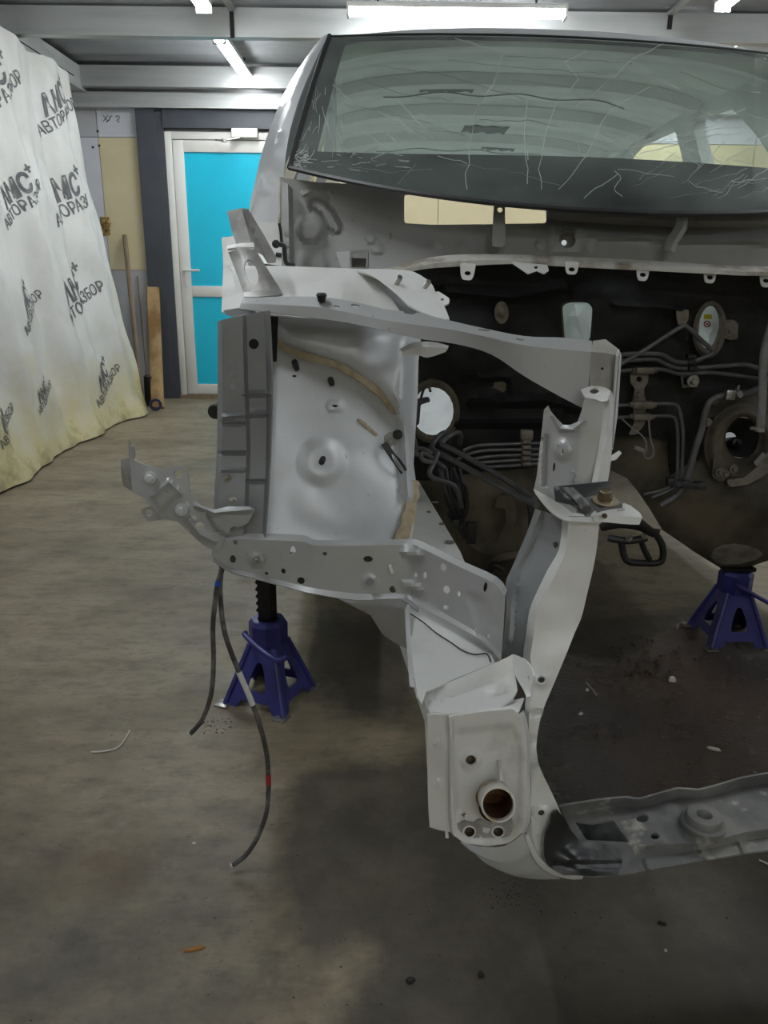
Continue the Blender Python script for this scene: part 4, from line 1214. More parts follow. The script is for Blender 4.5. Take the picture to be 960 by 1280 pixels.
# white inner panels visible through the openings
pA = PY(690, 360, 2.16); pB = PY(925, 450, 2.16)
sheet('inner_dash_panel', [(560, 330), (1000, 330), (1000, 460), (560, 460)], [(560, 330, 2.28), (1000, 330, 2.28), (780, 460, 2.16)], M['interior'], car, step=20, thick=.003, bumps=[ridge([(722, 395), (735, 440)], 10, .02), ridge([(886, 420), (886, 460)], 10, .02)])
sheet('sticker', [(880, 393), (890, 393), (890, 399), (880, 399)], [(880, 393, 2.19), (890, 393, 2.19), (884, 399, 2.19)], M['yellow'], car, step=4, thick=.001)
sheet('sticker', ell(884, 405, 4.4, 4.4), [(880, 393, 2.19), (890, 393, 2.19), (884, 399, 2.19)], M['red'], car, step=4, thick=.001, holes=[ell(884, 405, 3.2, 3.2, 0, 10)])
ptube('sticker_mark', [(881.5, 403), (886.5, 407)], .6, M['red'], Y=2.186); ptube('sticker_mark', [(886, 403), (882, 407.5)], .6, M['ink'], Y=2.186)

# ---- brake and fuel pipes
Yp = 1.875
for pts in ([(579, 564), (597, 557), (640, 555), (676, 554)], [(572, 575), (585, 568), (607, 563), (650, 562), (676, 561)], [(590, 574), (619, 570), (676, 568)],
            [(592, 579), (630, 576), (676, 574)], [(600, 584), (640, 582), (676, 579)]):
    ptube('brake_pipe', pts, 2.3, M['pipe'], Y=Yp)
mb = MB(); a = PY(652, 538, 1.85); b = PY(666, 550, 1.85); mb.box((a.x, 1.845, b.z), (b.x, 1.87, a.z), bev=.003)
for yy in (550, 557, 564, 571, 578):
    a = PY(654, yy, 1.85); b = PY(664, yy + 5, 1.85); mb.box((a.x, 1.85, b.z), (b.x, 1.885, a.z), bev=.002)
mb.build('pipe_clip', M['tan_metal'], car)
# thick bent lines that cross in front
ptube('fuel_pipe', [(671, 632, 1.35), (640, 616, 1.45), (600, 594, 1.55), (556, 570, 1.66), (541, 562, 1.70), (541, 556, 1.72), (548, 546, 1.74), (556, 541, 1.76), (561, 545, 1.80), (560, 556, 1.84)], 3.6, M['pipe'], n=10)
ptube('fuel_pipe', [(668, 624, 1.38), (640, 605, 1.48), (600, 581, 1.58), (566, 562, 1.66), (553, 556, 1.70), (556, 549, 1.73), (570, 541, 1.76), (576, 544, 1.78), (575, 554, 1.82)], 3.4, M['pipe'], n=10)
ptube('fuel_pipe', [(521, 560, 1.70), (533, 562, 1.69), (540, 568, 1.68)], 2.6, M['pipe'])
ptube('fuel_pipe', [(541, 578, 1.62), (529, 575, 1.62), (526, 568, 1.63), (533, 568, 1.64), (545, 576, 1.65), (556, 585, 1.66)], 3.0, M['pipe'])
ptube('fuel_pipe', [(548, 566, 1.66), (542, 580, 1.63), (537, 590, 1.61), (541, 597, 1.60), (556, 602, 1.60), (567, 607, 1.61), (573, 618, 1.62), (577, 634, 1.64)], 3.4, M['pipe'], n=10)
for k in range(7):
    x0 = 550 + k * 4 + rng.randn(); 
    ptube('harness_wire', [(x0, 585, 1.66), (x0 + 3 + rng.randn() * 3, 610, 1.64), (x0 + 10 + rng.randn() * 3, 632, 1.64), (572 + rng.randn() * 5, 646, 1.65), (580 + k * 2.2, 664 + rng.rand() * 14, 1.66)], 1.8 + rng.rand() * 1.6, M['rubber'] if k % 2 else M['dark_paint'])
ptube('harness_wire', [(565, 600, 1.63), (580, 605, 1.62), (584, 620, 1.62), (583, 640, 1.62), (575, 655, 1.63)], 2.4, M['rubber'])
mb = MB(); q = PY(590, 668, 1.65); mb.box(q - Vector((.012, .008, .022)), q + Vector((.010, .008, .03)), bev=.003); mb.build('harness_plug', M['rubber'], car)
mb = MB(); q = PY(572, 655, 1.64); mb.box(q - Vector((.012, .008, .010)), q + Vector((.010, .008, .012)), bev=.003); mb.build('harness_plug', M['dark_paint'], car)
# bracket hanging below, tunnel clutter
sheet('tunnel_bracket', rnd([(622, 620), (634, 618), (640, 628), (641, 640), (642, 652), (638, 664), (632, 674), (622, 676), (632, 655), (632, 636), (618, 634)], 3), [(622, 620, 1.92), (641, 640, 1.90), (630, 674, 1.93)], M['underbody'], car, step=5, thick=.02)
ptube('tunnel_hose', [(661, 625, 1.9), (664, 645, 1.88), (662, 668, 1.9), (655, 690, 1.95)], 4, M['rubber'])
ptube('tunnel_hose', [(612, 706, 1.95), (625, 698, 1.9), (642, 694, 1.88), (670, 690, 1.9)], 5, M['underbody'])
ptube('tunnel_hose', [(610, 718, 1.92), (618, 706, 1.9), (628, 712, 1.9)], 5, M['rubber'])
sheet('heat_shield', [(736, 600), (748, 588), (762, 587), (784, 598), (797, 614), (812, 636), (827, 661), (818, 660), (806, 650), (795, 640), (778, 634), (760, 632), (742, 632)], [(740, 600, 1.86), (784, 600, 1.80), (826, 660, 1.62), (760, 632, 1.66), (790, 636, 1.64)], M['heat'], car, step=6, thick=.003)
ptube('exhaust_flange', [(752, 656, 1.72), (775, 652, 1.70), (800, 655, 1.70), (818, 664, 1.72)], 9, M['dark_bit'], n=12)
ptube('exhaust_flange', [(760, 672, 1.75), (785, 676, 1.74), (808, 672, 1.74)], 5, M['dark_paint'], n=10)
for (a, b) in ((786, 672), (806, 669)): bolt('stud_nut', a, b, 1.72, 2.6, 5, M['steel'])
ptube('hanger_loop', [(776, 676, 1.82), (780, 694, 1.82), (786, 702, 1.82), (806, 704, 1.82), (824, 703, 1.82), (829, 694, 1.82), (827, 680, 1.82), (820, 668, 1.82)], 4.6, M['rubber'], n=10)
ptube('hanger_loop', [(800, 672, 1.82), (805, 686, 1.82), (812, 700, 1.82)], 4.0, M['rubber'], n=8)
# pipes right of the pillar
ptube('brake_pipe', [(772, 457), (800, 441), (849, 410), (860, 410), (875, 424), (890, 438), (886, 444), (866, 452), (849, 453), (838, 449), (822, 442), (774, 443)], 2.9, M['pipe'], Y=1.86)
ptube('brake_pipe', [(770, 452), (816, 449), (832, 455), (847, 460), (869, 460), (909, 457), (932, 456), (952, 461), (985, 466)], 2.7, M['pipe'], Y=1.87)
ptube('brake_pipe', [(770, 464), (815, 461), (835, 463), (848, 467), (889, 466), (920, 469), (950, 473), (985, 474)], 2.5, M['pipe'], Y=1.875)
ptube('brake_pipe', [(768, 507), (812, 505), (840, 505), (848, 509), (852, 525), (854, 545), (853, 575), (851, 600), (838, 612), (815, 622)], 2.2, M['pipe'], Y=1.87)
ptube('brake_pipe', [(768, 522), (812, 520), (836, 520), (844, 524), (847, 540), (847, 570), (845, 600), (830, 612), (805, 618)], 2.2, M['pipe'], Y=1.88)
ptube('heater_hose', [(910, 493), (896, 496), (887, 503), (882, 515), (876, 540), (868, 565), (858, 600), (845, 620), (825, 632)], 4.2, M['pipe'], Y=1.86, n=10)
ptube('heater_hose', [(920, 494), (935, 491), (948, 486), (965, 478), (990, 470)], 4.2, M['pipe'], Y=1.86, n=10)
ptube('coolant_hose', [(985, 330), (968, 395), (957, 430), (954, 455), (953, 490), (950, 538)], 5.0, M['pipe_light'], Y=1.78, n=12)
mb = MB(); q = PY(949, 537, 1.78); mb.lathe([(.0105, -.004), (.0125, -.004), (.0125, .004), (.0105, .004)], 14, frame_to(q, (0, 0, 1))); q2 = PY(943, 535, 1.775); mb.box(q2 - Vector((.01, .004, .003)), q2 + Vector((.01, .004, .003))); mb.build('hose_clamp', M['steel'], car)
mb = MB(); q = PY(912, 493, 1.85); mb.box(q - Vector((.012, .012, .012)), q + Vector((.010, .01, .012)), bev=.002); q = PY(921, 493, 1.85); mb.lathe([(0, .012), (.008, .012), (.011, .004), (.011, -.006)], 10, frame_to(q, (.3, -1, .2))); mb.box(q + Vector((-.003, -.004, .006)), q + Vector((.003, .004, .022))); mb.build('hose_clamp', M['steel'], car)
def block(px, py, wpx, hpx, Y, m, name='valve_block'):
    a = PY(px - wpx / 2, py - hpx / 2, Y); b = PY(px + wpx / 2, py + hpx / 2, Y); s = Y / FPX
    mb = MB().box((a.x, Y - .008, b.z), (b.x, Y + .014, a.z), bev=.002)
    c = (a + b) / 2
    for sgn in (-1, 1): mb.lathe([(0, .009), (hpx * s * .38, .008), (hpx * s * .42, 0)], 6, frame_to(Vector((a.x if sgn < 0 else b.x, Y + .002, c.z)), (sgn, 0, 0)))
    return mb.build(name, m, car, sharp=25)
block(806, 463, 22, 8, 1.868, M['tan_metal']); block(804, 506, 24, 9, 1.862, M['tan_metal']); block(803, 521, 22, 8, 1.862, M['tan_metal'])
sheet('valve_bracket', rnd([(788, 466), (811, 466), (810, 478), (805, 486), (806, 497), (808, 503), (806, 530), (796, 543), (786, 544), (793, 528), (791, 500), (794, 486), (788, 478)], 2), [(788, 466, 1.89), (811, 466, 1.89), (798, 540, 1.885)], M['tan_metal'], car, step=5, thick=.004, holes=[ell(799, 474, 3.5, 3.5)])
bolt('valve_bolt', 798, 493, 1.882, 3.4, 5, M['tan_metal'])
mb = MB()
for yy, xx in ((446, 864), (453, 864), (461, 866)):
    q = PY(xx, yy, 1.86); mb.box(q - Vector((.010, .008, .004)), q + Vector((.010, .014, .005)), bev=.0015)
mb.build('pipe_clip', M['rubber'], car)
bolt('clip_bolt', 866, 476, 1.88, 4.4, 6, M['steel'])
sheet('clip_plate', [(851, 469), (872, 469), (872, 484), (853, 485)], [(851, 469, 1.90), (872, 469, 1.90), (860, 485, 1.90)], M['tan_metal'], car, step=5, thick=.003, holes=[[(854, 472), (860, 472), (860, 481), (855, 481)]])
mb = MB()
for k in range(5):
    q = PY(839 + k * 9, 602 + k * 1.2, 1.85); mb.box(q - Vector((.011, .012, .009)), q + Vector((.011, .014, .009 - .004 * (k % 2))), bev=.0015)
mb.build('pipe_holder', M['dark_paint'], car)
ptube('sensor_wire', [(811, 525), (813, 548), (817, 562), (815, 571), (808, 573), (804, 566)], 1.1, M['pipe_light'], Y=1.84, n=6)
ptube('sensor_wire', [(777, 523), (790, 535), (803, 545), (808, 556), (807, 566), (803, 567)], 1.0, M['pipe_light'], Y=1.845, n=6)
mb = MB(); q = PY(800, 562, 1.835); mb.box(q - Vector((.014, .006, .004)), q + Vector((.010, .006, .005)), Matrix.Translation(q) @ Matrix.Rotation(.35, 4, 'Y') @ Matrix.Translation(-q), bev=.001); mb.build('sensor_plug', M['pipe_light'], car)
sheet('white_clip', [(763, 570), (774, 563), (777, 566), (770, 574), (763, 576)], [(763, 570, 1.2), (776, 564, 1.2), (768, 576, 1.19)], M['white'], car, step=4, thick=.002)
# ================================================================== THE CAR: front end
# ---- wheelhouse / strut tower
wh_d = [(335, 385, 1.40), (335, 672, 1.27), (430, 560, 1.36), (400, 650, 1.30), (512, 676, 1.33), (512, 560, 1.45), (521, 440, 1.52), (440, 395, 1.42), (522, 395, 1.54)]
wheelhouse = sheet('wheelhouse_panel', [(330, 378), (440, 376), (524, 386), (526, 425), (523, 452), (522, 500), (519, 545), (517, 580), (521, 610), (520, 640), (512, 690), (330, 690), (331, 600), (334, 500)],
      wh_d, M['paint'], car, thick=.003, step=6, holes=[ell(419, 507, 4.5, 2.2, 8, 10), ell(368, 470, 3, 1.6, 0, 8)],
      bumps=[emboss([(350, 405), (445, 400), (500, 412), (506, 500), (498, 520), (470, 482), (430, 456), (380, 440), (352, 428)], 16, .030), ridge([(345, 400), (338, 440), (334, 560), (331, 680)], 6, .006), dome(402, 577, 34, 34, .010), dome(418, 508, 14, 10, .006),
             ridge([(508, 430), (503, 500), (507, 560), (510, 620)], 12, .016), dome(440, 620, 90, 60, .006), dome(470, 440, 40, 30, .008), wobble(.0012, 40, 2)])
whf = tps(wh_d)
def bead(name, pts, wpx, m, lift=.020):
    P = cat2([(a, b, 0) for a, b in pts], 5); P = [(p[0], p[1]) for p in P]
    out = [];
    L_, R_ = [], []
    for i, p in enumerate(P):
        a = np.array(P[max(i - 1, 0)]); b = np.array(P[min(i + 1, len(P) - 1)]); d = b - a; d = d / max(np.linalg.norm(d), 1e-6); n = np.array([-d[1], d[0]])
        wv = wpx * (.8 + .4 * rng.rand()) * (.45 if i in (0, len(P) - 1) else 1)
        L_.append(tuple(np.array(p) + n * wv)); R_.append(tuple(np.array(p) - n * wv))
    return sheet(name, L_ + R_[::-1], lambda Q: whf(Q) - lift, m, car, step=4, thick=.004, bumps=[wobble(.0012, 5, 6)])
bead('sealant_bead', [(346, 424), (357, 436), (385, 446), (420, 456), (452, 474), (478, 494), (498, 518)], 4.2, M['sealant'], .028)
bead('sealant_bead', [(448, 524), (458, 532), (472, 544)], 1.8, M['sealant'], .006)
bead('sealant_bead', [(517, 600), (515, 625), (509, 655), (498, 682)], 8, M['sealant'], .012)
for a in ((371, 461, 368, 452), (415, 480, 413, 474), (401, 580, 404, 573)):
    stud('threaded_stud', a[0], a[1], a[2], a[3], float(whf(np.array([a[:2]]))[0] * ray(a[0], a[1]).y) - .010, 3.6, M['dark_paint'])
# ground strap bracket on the wheelhouse
sheet('strap_bracket', rnd([(478, 548), (484, 541), (497, 538), (503, 543), (500, 550), (490, 556), (487, 560), (480, 557)], 2), [(478, 548, 1.42), (500, 540, 1.42), (488, 560, 1.41)], M['galv'], car, step=4, thick=.004)
bolt('strap_bolt', 497, 543, 1.412, 3.6, 6, M['dark_paint']); bolt('strap_bolt', 487, 552, 1.41, 3.4, 5, M['galv'])
rsheet('ground_strap', [[(476, 556, 1.395), (484, 568, 1.39), (494, 582, 1.39), (505, 598, 1.40), (510, 607, 1.41)], [(484, 552, 1.395), (493, 566, 1.39), (503, 578, 1.39), (511, 592, 1.40), (514, 605, 1.41)]], M['dark_paint'], car, thick=.004, step=4, holes=[rnd([(489, 566), (494, 571), (505, 586), (507, 594), (500, 588), (491, 574)], 2)])
# things on the tower's inner edge
ptube('hook_bracket', [(524, 505, 1.62), (527, 495, 1.62), (530, 486, 1.62), (536, 484, 1.62), (538, 490, 1.62)], 1.6, M['dark_paint'])
sheet('edge_bracket', rnd([(519, 500), (536, 496), (538, 502), (526, 506), (524, 530), (518, 534), (514, 515)], 2), [(519, 500, 1.60), (536, 498, 1.62), (518, 534, 1.6)], M['dark_paint'], car, step=4, thick=.006)
ptube('edge_hose', [(519, 520, 1.58), (516, 540, 1.57), (520, 556, 1.57), (521, 570, 1.57)], 2.4, M['pipe'])
# ---- apron between tower and cowl
rsheet('apron_panel', [[(287, 334, 1.42), (330, 332, 1.40), (395, 334, 1.38), (447, 336, 1.37), (470, 338, 1.37)], [(290, 338, 1.40), (330, 337, 1.385), (395, 339, 1.365), (447, 341, 1.35), (474, 348, 1.35)], [(300, 392, 1.27), (340, 394, 1.26), (400, 398, 1.25), (460, 402, 1.25), (508, 402, 1.26)]], M['white'], car, thick=.002, step=6, bumps=[wobble(.0012, 30, 3), dome(400, 365, 60, 20, .004)])
surf('apron_shelf', [[PY(287, 334, 1.42), PY(470, 338, 1.37)], [Vector((-.30, 1.90, PY(287, 334, 1.42).z - .004)), Vector((.06, 1.86, PY(470, 338, 1.37).z - .004))]], M['white'], car, thick=.002)
# dark mouth of the rail seen between bracket and apron
rsheet('rail_mouth', [[(448, 338, 1.38), (470, 342, 1.42), (495, 344, 1.44)], [(470, 366, 1.33), (495, 375, 1.38), (518, 380, 1.42)], [(500, 396, 1.27), (520, 398, 1.30), (540, 398, 1.34)]], M['paint_grey'], car, thick=.002, step=6)
# pressed top bracket with two studs
tb = rsheet('tower_bracket', [[(446, 337, 1.35), (470, 336, 1.36), (497, 337, 1.37), (518, 340, 1.36), (538, 353, 1.32), (545, 366, 1.27), (556, 384, 1.20), (562, 399, 1.14)],
                              [(455, 341, 1.32), (470, 347, 1.31), (482, 356, 1.29), (494, 366, 1.26), (503, 374, 1.22), (512, 382, 1.18), (530, 391, 1.15), (552, 399, 1.12)]], M['white'], car, thick=.0025, step=5,
       bumps=[ridge([(452, 339), (470, 344), (492, 362), (512, 382)], 4, .006), emboss([(508, 352), (530, 352), (540, 380), (545, 395), (525, 388)], 5, .005)])
sheet('bracket_ear', rnd([(540, 366), (548, 364), (556, 369), (562, 373), (561, 379), (553, 383), (545, 380)], 2), [(540, 366, 1.27), (561, 372, 1.25), (550, 383, 1.24)], M['white'], car, step=4, holes=[ell(553, 374, 2, 1.6, 0, 8)])
stud('threaded_stud', 495, 356, 500, 346, 1.30, 3.2, M['steel'], Y2=1.285); stud('threaded_stud', 531, 359, 536, 352, 1.28, 3.0, M['steel'], Y2=1.265)
# bracket below the rail
rsheet('rail_foot', [[(500, 436, 1.30), (517, 428, 1.30), (540, 427, 1.30), (561, 432, 1.30)], [(503, 440, 1.27), (520, 434, 1.27), (540, 434, 1.27), (560, 435, 1.27)], [(503, 445, 1.27), (522, 444, 1.27), (535, 447, 1.27), (557, 440, 1.27)]], M['white'], car, thick=.002, step=5)
# ---- upper rail
upper_rail = rsheet('upper_rail', [
    [(303, 372, 1.185), (350, 371, 1.175), (397, 371, 1.16), (437, 376, 1.145), (480, 386, 1.12), (521, 391, 1.10), (564, 401, 1.08), (599, 409, 1.06), (655, 420, 1.035), (704, 422, 1.015), (740, 426, 1.0)],
    [(301, 379, 1.165), (350, 381, 1.155), (397, 384, 1.14), (437, 391, 1.12), (480, 400, 1.095), (521, 406, 1.075), (564, 412, 1.05), (599, 419, 1.03), (652, 431, 1.0), (704, 437, .985), (740, 440, .972)],
    [(299, 386, 1.160), (350, 392, 1.150), (397, 398, 1.135), (437, 404, 1.115), (480, 413, 1.09), (521, 423, 1.072), (570, 430, 1.047), (614, 443, 1.025), (655, 470, .998), (699, 495, .983), (732, 512, .970)]],
    M['paint_mid'], car, thick=.0025, step=6, sub=4, holes=[ell(421, 383, 4, 1.3, 6, 10), ell(444, 382, 6, 1.8, 6, 10), ell(512, 390.5, 8, 2.4, 6, 12), ell(605, 412.5, 8, 1.2, 8, 10), ell(650, 424.5, 6, 1.1, 8, 10)],
    bumps=[wobble(.0008, 25, 5)])
mb = MB(); q = PY(402, 377, 1.145); mb.lathe([(0, .012), (.006, .012), (.008, .009), (.0065, .006), (.0055, 0)], 14, frame_to(q, (0, -.1, 1))); mb.build('rubber_plug', M['rubber'], car)
# rail end box above the pillar
rsheet('rail_end_cap', [[(741, 426, 1.0), (757, 424, 1.0), (774, 437, .985)], [(739, 440, .97), (756, 441, .968), (775, 445, .970)], [(737, 480, .972), (756, 482, .970), (772, 482, .975)], [(735, 512, .974), (752, 540, .972), (766, 560, .985)]], M['cross'] if False else mat('dusty_beige_grey_primer', (.33, .32, .285), .65, 0, (.25, .24, .21), 20, .8), car, sub=1, thick=.0025, step=5, holes=[ell(753, 461, 2, 2, 0, 8)])
sheet('rail_end_side', [(774, 437), (777, 445), (772, 520), (766, 562), (762, 562), (768, 500), (772, 445)], [(774, 437, .975), (776, 445, 1.02), (764, 560, .985)], M['paint'], car, step=5)
# ---- left vertical channel
side_channel = rsheet('side_channel', [
    [(272, 402, 1.13), (272, 470, 1.13), (271, 560, 1.13), (268, 620, 1.115), (265, 690, 1.10)],
    [(277, 400, 1.115), (278, 470, 1.115), (277, 560, 1.115), (274, 620, 1.10), (271, 690, 1.09)],
    [(303, 394, 1.12), (305, 470, 1.12), (308, 560, 1.125), (306, 620, 1.108), (303, 690, 1.095)],
    [(308, 393, 1.135), (310, 470, 1.135), (313, 560, 1.135), (311, 620, 1.115), (308, 690, 1.10)],
    [(330, 389, 1.135), (333, 470, 1.135), (333, 560, 1.135), (330, 620, 1.115), (327, 680, 1.10)],
    [(336, 388, 1.115), (340, 470, 1.115), (338, 560, 1.115), (335, 620, 1.10), (331, 672, 1.09)]],
    M['paint_grey'], car, thick=.002, step=5, sub=4, holes=[ell(317, 430, 6.5, 6.5, 0, 14), ell(292, 450, 5, 3.6), ell(292, 467, 4.6, 5), ell(292, 483, 5, 3.4), ell(291, 624, 5, 2.8)],
    bumps=[ridge([(278, 521), (306, 519), (336, 517)], 4, .005), ridge([(278, 530), (306, 530)], 3, -.004), ridge([(306, 492), (337, 492)], 4, .005), ridge([(276, 567), (306, 567)], 3, -.004), ridge([(309, 601), (333, 601)], 3, -.004), ridge([(276, 587), (306, 587)], 3, .003), wobble(.0008, 22, 7)])
sheet('channel_liner', [(276, 402), (306, 396), (309, 520), (279, 524)], [(276, 402, 1.19), (306, 396, 1.19), (290, 524, 1.18)], M['paint'], car, step=12)
sheet('channel_gap_shade', [(304, 394), (348, 388), (346, 452), (308, 456)], [(304, 394, 1.22), (348, 388, 1.30), (320, 456, 1.24)], M['gap_shade'], car, step=12)  # near-black sheet painting the shade inside the hole and gap
bolt('channel_stud', 284, 597, 1.10, 3.0, 7, M['steel'])
bolt('channel_clip', 293, 625, 1.098, 1.8, 4, M['steel'], washer=0)
# dark gap beside channel, rubber buffer on the outside
mb = MB(); q = PY(270, 514, 1.17); mb.lathe([(0, .008), (.010, .008), (.012, .004), (.012, -.008), (0, -.008)], 14, frame_to(q, (-.2, -1, 0))); mb.build('rubber_buffer', M['rubber'], car)
# ---- outer wing edge behind the brackets
rsheet('wing_edge', [[(277, 297, 1.62), (279, 330, 1.55), (278, 360, 1.40), (277, 390, 1.25)], [(293, 295, 1.60), (297, 330, 1.52), (300, 360, 1.36), (303, 384, 1.22)], [(300, 296, 1.60), (310, 330, 1.53), (318, 360, 1.38), (322, 392, 1.24)]], M['white'], car, thick=.003, step=5, bumps=[ridge([(279, 330), (300, 334)], 5, .008), wobble(.002, 14, 5)])
sheet('wing_lip', [(279, 388), (303, 384), (320, 390), (300, 399), (292, 396), (283, 394)], [(279, 388, 1.22), (303, 384, 1.19), (298, 398, 1.19)], M['paint_grey'], car, step=5)
rsheet('hinge_box', [[(310, 277, 1.72), (330, 277, 1.70), (351, 279, 1.70)], [(312, 300, 1.70), (335, 302, 1.69), (352, 304, 1.69)], [(322, 328, 1.67), (340, 330, 1.66), (352, 332, 1.66)]], M['white'], car, thick=.003, step=6)
ptube('seal_strip', [(349, 279), (351, 290), (352, 303)], 1.8, M['rubber'], Y=1.68)
ptube('seal_strip', [(345, 318), (352, 319)], 2.4, M['rubber'], Y=1.67)
ptube('hook_rod', [(344, 305), (349, 306), (355, 308), (356, 318), (357, 327), (361, 331), (369, 332)], 2.6, M['rubber'], Y=1.62, n=8)
mb = MB(); q = PY(345, 305, 1.615); mb.lathe([(0, .007), (.007, .005), (.0085, 0), (.007, -.005), (0, -.007)], 10, frame_to(q, (0, -1, 0))); mb.build('hook_knob', M['rubber'], car)
# ---- two upright steel brackets on the left end of the rail
rsheet('fender_bracket', [[(284, 264, 1.34), (290, 290, 1.32), (298, 312, 1.30)], [(302, 260, 1.33), (309, 286, 1.31), (316, 312, 1.29)], [(310, 261, 1.345), (328, 291, 1.33), (344, 323, 1.315)], ], M['galv'], car, thick=.003, step=4, sub=2)
sheet('fender_bracket', rnd([(302, 261), (310, 261), (330, 294), (345, 321), (344, 328), (334, 329), (322, 308)], 2), [(302, 261, 1.325), (344, 322, 1.30), (334, 329, 1.30)], M['galv'], car, holes=[ell(308, 275, 3, 3), ell(315, 288, 4, 5), ell(323, 304, 5, 7)], step=4, thick=.003)
fb = rsheet('fender_bracket', [[(284, 311, 1.255), (297, 309, 1.25), (312, 309, 1.25), (318, 309, 1.252)], [(289, 325, 1.245), (303, 322, 1.24), (318, 321, 1.24), (325, 321, 1.245)], [(298, 348, 1.225), (312, 346, 1.22), (330, 345, 1.22), (340, 345, 1.225)], [(304, 365, 1.21), (318, 364, 1.205), (340, 361, 1.205), (350, 361, 1.21)], [(305, 371, 1.185), (320, 371, 1.18), (342, 369, 1.18), (353, 367, 1.185)]],
            M['galv'], car, thick=.003, step=4, sub=2, holes=[ell(314, 341, 8, 17, -16, 18)])
rsheet('bracket_lip', [[(284, 307, 1.285), (300, 304, 1.28), (317, 303, 1.28)], [(283, 311, 1.26), (300, 309, 1.255), (318, 308, 1.255)], [(285, 315, 1.25), (300, 312, 1.248), (317, 311, 1.248)]], M['white'], car, thick=.003, step=4, sub=2)
# ---- headlight lower panel
headlight_panel = rsheet('headlight_panel', [
    [(266, 668, 1.105), (300, 666, 1.105), (331, 667, 1.10), (380, 669, 1.085), (396, 675, 1.075), (450, 674.5, 1.065), (511, 674, 1.055), (527, 677, 1.04), (575, 700, .982), (621, 721, .915), (634, 738, .90)],
    [(265, 676, 1.09), (300, 674, 1.09), (331, 675, 1.085), (379, 677, 1.07), (395, 682, 1.06), (450, 682, 1.05), (511, 681, 1.042), (526, 685, 1.028), (573, 708, .97), (617, 729, .903), (631, 745, .888)],
    [(265, 694, 1.09), (287, 709, 1.088), (318, 717, 1.08), (370, 730, 1.065), (392, 735, 1.056), (445, 742, 1.045), (500, 742, 1.038), (521, 747, 1.024), (563, 771, .965), (606, 797, .90), (627, 818, .883)],
    [(267, 701, 1.084), (289, 715, 1.08), (318, 723, 1.072), (370, 737, 1.057), (392, 742, 1.048), (445, 750, 1.037), (500, 748, 1.030), (521, 756, 1.016), (562, 778, .958), (605, 803, .893), (626, 828, .878)]],
    M['paint_mid'], car, thick=.002, step=6, sub=3,
    holes=[ell(406, 692, 3, 2.4), ell(460, 699, 6, 4), ell(491, 737, 4.6, 4.6), ell(520, 719, 2.2, 3), ell(531, 719, 2.4, 4.4), ell(554, 709, 4, 5, -20), ell(558, 737, 4.2, 5, -15), ell(573, 742, 2.6, 3.8, -15), ell(557, 759, 3.8, 2.8), ell(606, 734, 3, 6.5, 12), ell(596, 789, 2.3, 3.2), ell(610, 796, 2.3, 3.2), ell(366, 689, 3.8, 6.5),
           ell(294, 678, 2.8, 2.8), ell(291, 699, 4, 5), ell(354, 714, 3, 3.4), ell(376, 726, 5, 4.6), ell(333, 717, 2.6, 2)],
    bumps=[dome(515, 692, 17, 8, .008, 12), dome(515, 733, 16, 7, .008, 15), emboss([(586, 744), (606, 752), (614, 775), (632, 785), (640, 735), (640, 850), (622, 850), (600, 800)], 6, -.004), dome(322, 700, 12, 12, .006), dome(462, 727, 10, 9, .004), wobble(.0007, 24, 13)])
mb = MB(); q = PY(462, 727, 1.04); mb.lathe([(0, .003), (.0055, .003), (.0065, .001), (.0065, -.002)], 14, frame_to(q, (.05, -1, .05))); mb.build('panel_plug', M['paint_grey'], car)
bolt('panel_bolt', 321, 700, 1.072, 2.8, 5, M['steel'])
sheet('added_hole_backing', [(272, 690), (300, 694), (400, 706), (480, 712), (496, 742), (450, 744), (395, 736), (320, 718), (290, 710)], [(272, 700, 1.125), (480, 712, 1.075), (400, 740, 1.09)], M['underbody'], car, step=10)  # unseen sheet added so the lower holes look dark
stud('plastic_clip', 487, 706, 491, 717, 1.04, 2.6, M['pale_bit'], Y2=1.03)
rsheet('panel_tongue', [[(505, 746, 1.03), (516, 752, 1.02), (524, 760, 1.01)], [(503, 750, 1.025), (513, 757, 1.015), (522, 764, 1.005)]], M['paint_grey'], car, thick=.003, step=4, sub=2)
# curved lower sill panel below
rsheet('wheelarch_skirt', [[(415, 744, 1.16), (440, 746, 1.15), (470, 746, 1.13), (510, 744, 1.10)], [(430, 752, 1.15), (452, 756, 1.14), (478, 758, 1.12), (510, 760, 1.09)], [(463, 769, 1.14), (476, 775, 1.13), (492, 782, 1.12), (511, 790, 1.09)], [(478, 793, 1.15), (488, 800, 1.14), (498, 806, 1.12), (511, 812, 1.10)]], M['paint_mid'], car, thick=.002, step=6)
